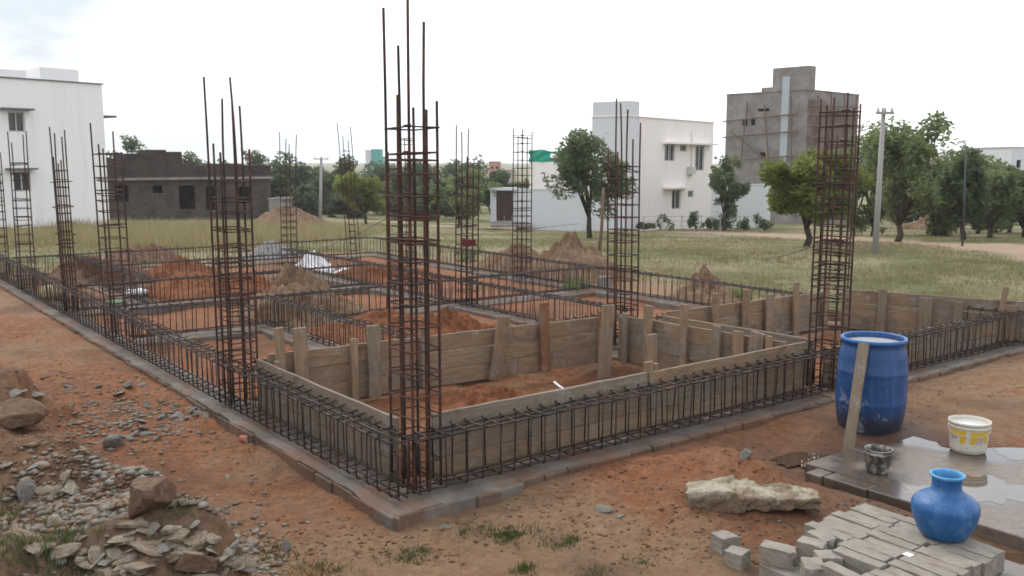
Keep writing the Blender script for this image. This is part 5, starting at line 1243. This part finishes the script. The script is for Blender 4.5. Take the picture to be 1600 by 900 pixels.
# --- dark brick unfinished house
qa = atY(168, 345, 58.); qb = atY(425, 345, 64.); db = (qb - qa)[:2]; LB = np.linalg.norm(db); db /= LB; nb = np.array([-db[1], db[0]])
BWp = lambda x, y: onplane(x, y, qa[:2], db)
def bh(x0, x1, y0, y1):
    a, zc = BWp(x0, y0); b, _ = BWp(x1, y0); _, za = BWp((x0 + x1) / 2, y1); return (a, b, za, zc)
zt = BWp(300, 275)[1]; zb = min(qa[2], qb[2]) - 1
hb = [bh(178, 200, 290, 315), bh(238, 254, 290, 302), bh(279, 304, 290, 327), bh(321, 337, 292, 328), bh(368, 392, 292, 318)]
bh_ = house('brick_house', 'unfinished dark brick house with empty openings behind the dry grass', 'house', qa[:2], db, LB, nb, 8., zb, zt, hb, (), 'dark_brick', 'grey_block', 0)
d3 = np.array([*db, 0]); n3_ = np.array([*nb, 0])
a, z = BWp(170, 292); MB().obox(np.array([*qa[:2], BWp(250, 281)[1]]) - n3_ * .45, d3 * LB, n3_ * .45, Z3 * .14).build('sunshade', M['grey_block'], bh_)
for (x0, x1, y) in ((168, 196, 247), (196, 236, 240), (236, 262, 234), (262, 286, 237), (286, 306, 255), (306, 322, 259), (322, 345, 263), (345, 380, 256), (380, 424, 258)):
    s0, _ = BWp(x0, 275); s1, _ = BWp(x1, 275); z1 = BWp((x0 + x1) / 2, y)[1]; MB().obox(np.array([*qa[:2], zt]) + d3 * (s0 + .004) + n3_ * random.uniform(.01, .08), d3 * (s1 - s0 - .008), n3_ * 3.2, Z3 * (z1 - zt)).build('upper_wall', M['wall_brick'], bh_)
# --- distant buildings
def block(name, label, x0, x1, y0, Yd, mt, dep=6, extra=None, wins=()):
    a = atY(x0, 345, Yd); b = atY(x1, 345, Yd); zt = atY(x0, y0, Yd)[2]; zb = a[2] - 2; root = thing(name, label, 'building', (a[0], Yd, zb)); wd = b[0] - a[0]
    hs = []
    for (wx0, wx1, wy0, wy1) in wins:
        hs.append((atY(wx0, 300, Yd)[0] - a[0], atY(wx1, 300, Yd)[0] - a[0], atY(x0, wy1, Yd)[2], atY(x0, wy0, Yd)[2]))
    return house(name, label, 'building', (a[0], Yd), np.array([1., 0]), wd, np.array([0, 1.]), dep, zb, zt, hs, (), mt, 'grey_wall', .1, root=root), a, b, zt
r_, a, b, zt = block('tower_block', 'narrow pale tower with teal top beyond the tree belt', 573, 586, 236, 150., 'grey_wall')
MB().box(a[0] + 1, 149.7, zt - 3, b[0] + 1.2, 152, zt + .3).build('teal_top', M['teal'], r_)
block('tower_block', 'shorter teal grey tower right beside the teal topped one', 587, 597, 246, 152., 'teal')
block('distant_house', 'pink house showing above the trees left of the gate', 764, 782, 254, 120., 'pink', wins=((768, 771, 260, 264), (775, 778, 260, 264)))
block('distant_house', 'cream house with roof clutter between the pink house and the net', 778, 806, 268, 100., 'cream', wins=((783, 787, 274, 279), (793, 797, 274, 279)))
block('distant_house', 'grey house at the right frame edge above the trees', 1573, 1640, 232, 75., 'grey_wall', wins=((1585, 1592, 250, 262),))
block('distant_house', 'pale house half hidden behind the street lamp trees', 1478, 1512, 246, 95., 'cream', wins=((1486, 1490, 256, 262), (1498, 1502, 256, 262)))
block('distant_house', 'dark house with roof pillars behind the tallest rebar column', 636, 666, 258, 110., 'dark_brick')
block('shed', 'low grey shed at the right end of the brick house', 421, 440, 314, 60., 'grey_block', 3)

# ------------------------------------------------------------------ poles and posts
def upole(label, xb, yb, xt, yt, r, bar, Yd=None, name='utility_pole', lamp=False):
    b = hit(xb, yb) if Yd is None else atY(xb, yb, Yd); t = atY(xt, yt, b[1]); root = thing(name, label, 'pole', tuple(b))
    MB().tube([b - Z3 * .3, t], r, 10, r2=r * .62).build('pole', M['dark' if lamp else 'pole'], root, True)
    if bar:
        z = t[2] - .18; MB().box(t[0] - bar, t[1] - .13, z, t[0] + bar, t[1] - .05, z + .07).build('crossbar', M['pole'], root)
        for s in (-bar + .05, bar - .05, 0): MB().lathe((t[0] + s, t[1] - .09, z + .07), [(0, 0), (.035, 0), (.045, .05), (.03, .1), (0, .11)], 8).build('insulator', M['frame'], root)
    if lamp:
        MB().tube([t - Z3 * .1, t + (-.06, -.05, .08), t + (-.12, -.05, .1)], .02, 6).build('lamp_arm', M['pole'], root); MB().obox(t + np.array([-.28, -.12, .07]), (.19, 0, .05), (0, .12, 0), (0, 0, .06)).build('lamp_head', M['frame'], root)
    return t
t1 = upole('near concrete utility pole with a crossbar before the tallest tree', 1367, 397, 1381, 168, .085, .23)
t2 = upole('far slim utility pole with a crossbar before the tree belt', 500, 348, 502, 245, .13, .5, 62.)
t3 = upole('street lamp pole with an angled lamp head among the trees at right', 1504, 385, 1510, 228, .034, 0, lamp=True, name='street_lamp')
b = hit(933, 420); t = atY(943, 293, b[1]); o = MB().tube([b - Z3 * .1, (b + t) / 2 + (.03, 0, 0), t], .042, 8, r2=.032).build('wooden_post', M['bamboo'], None, True); tag(o, 'thin wooden post stuck in the grass before the lone neem tree', 'post')
def wire_obj(label, pts, r, name='wire', cat='wire'): tag(MB().tube(pts, r, 5).build(name, M['wire']), label, cat)
wire_obj('thin guy wire slanting from the net side column to the grass', [W3(9.0, 8.15, 1.0) + V3 * .11, hit(905, 372) + Z3 * .6, ], .008)
a = hit(1195, 405); b = W3(2.35, 8.55, 1.25); wire_obj('guy wire slanting from the rear corner column down to the field', [a, (a + b) / 2 - Z3 * .05, b], .009)
a = hit(505, 388); b = W3(9.5, 5.7, 1.4); wire_obj('guy wire slanting up from the white sheet to the half hidden column', [a, (a + b) / 2 - Z3 * .05, b], .007)
# ------------------------------------------------------------------ haze
if HAZE > 0:
    o = MB().box(-1000, -80, -8, 1000, 1600, 22).build('haze', None); hm = bpy.data.materials.new('haze'); hm.use_nodes = True; t = hm.node_tree; t.nodes.clear()
    oo = t.nodes.new('ShaderNodeOutputMaterial'); pv = t.nodes.new('ShaderNodeVolumePrincipled'); pv.inputs['Color'].default_value = (.93, .95, .97, 1); pv.inputs['Density'].default_value = HAZE; pv.inputs['Anisotropy'].default_value = .3
    t.links.new(pv.outputs[0], oo.inputs['Volume']); o.data.materials.append(hm); tag(o, kind='stuff')
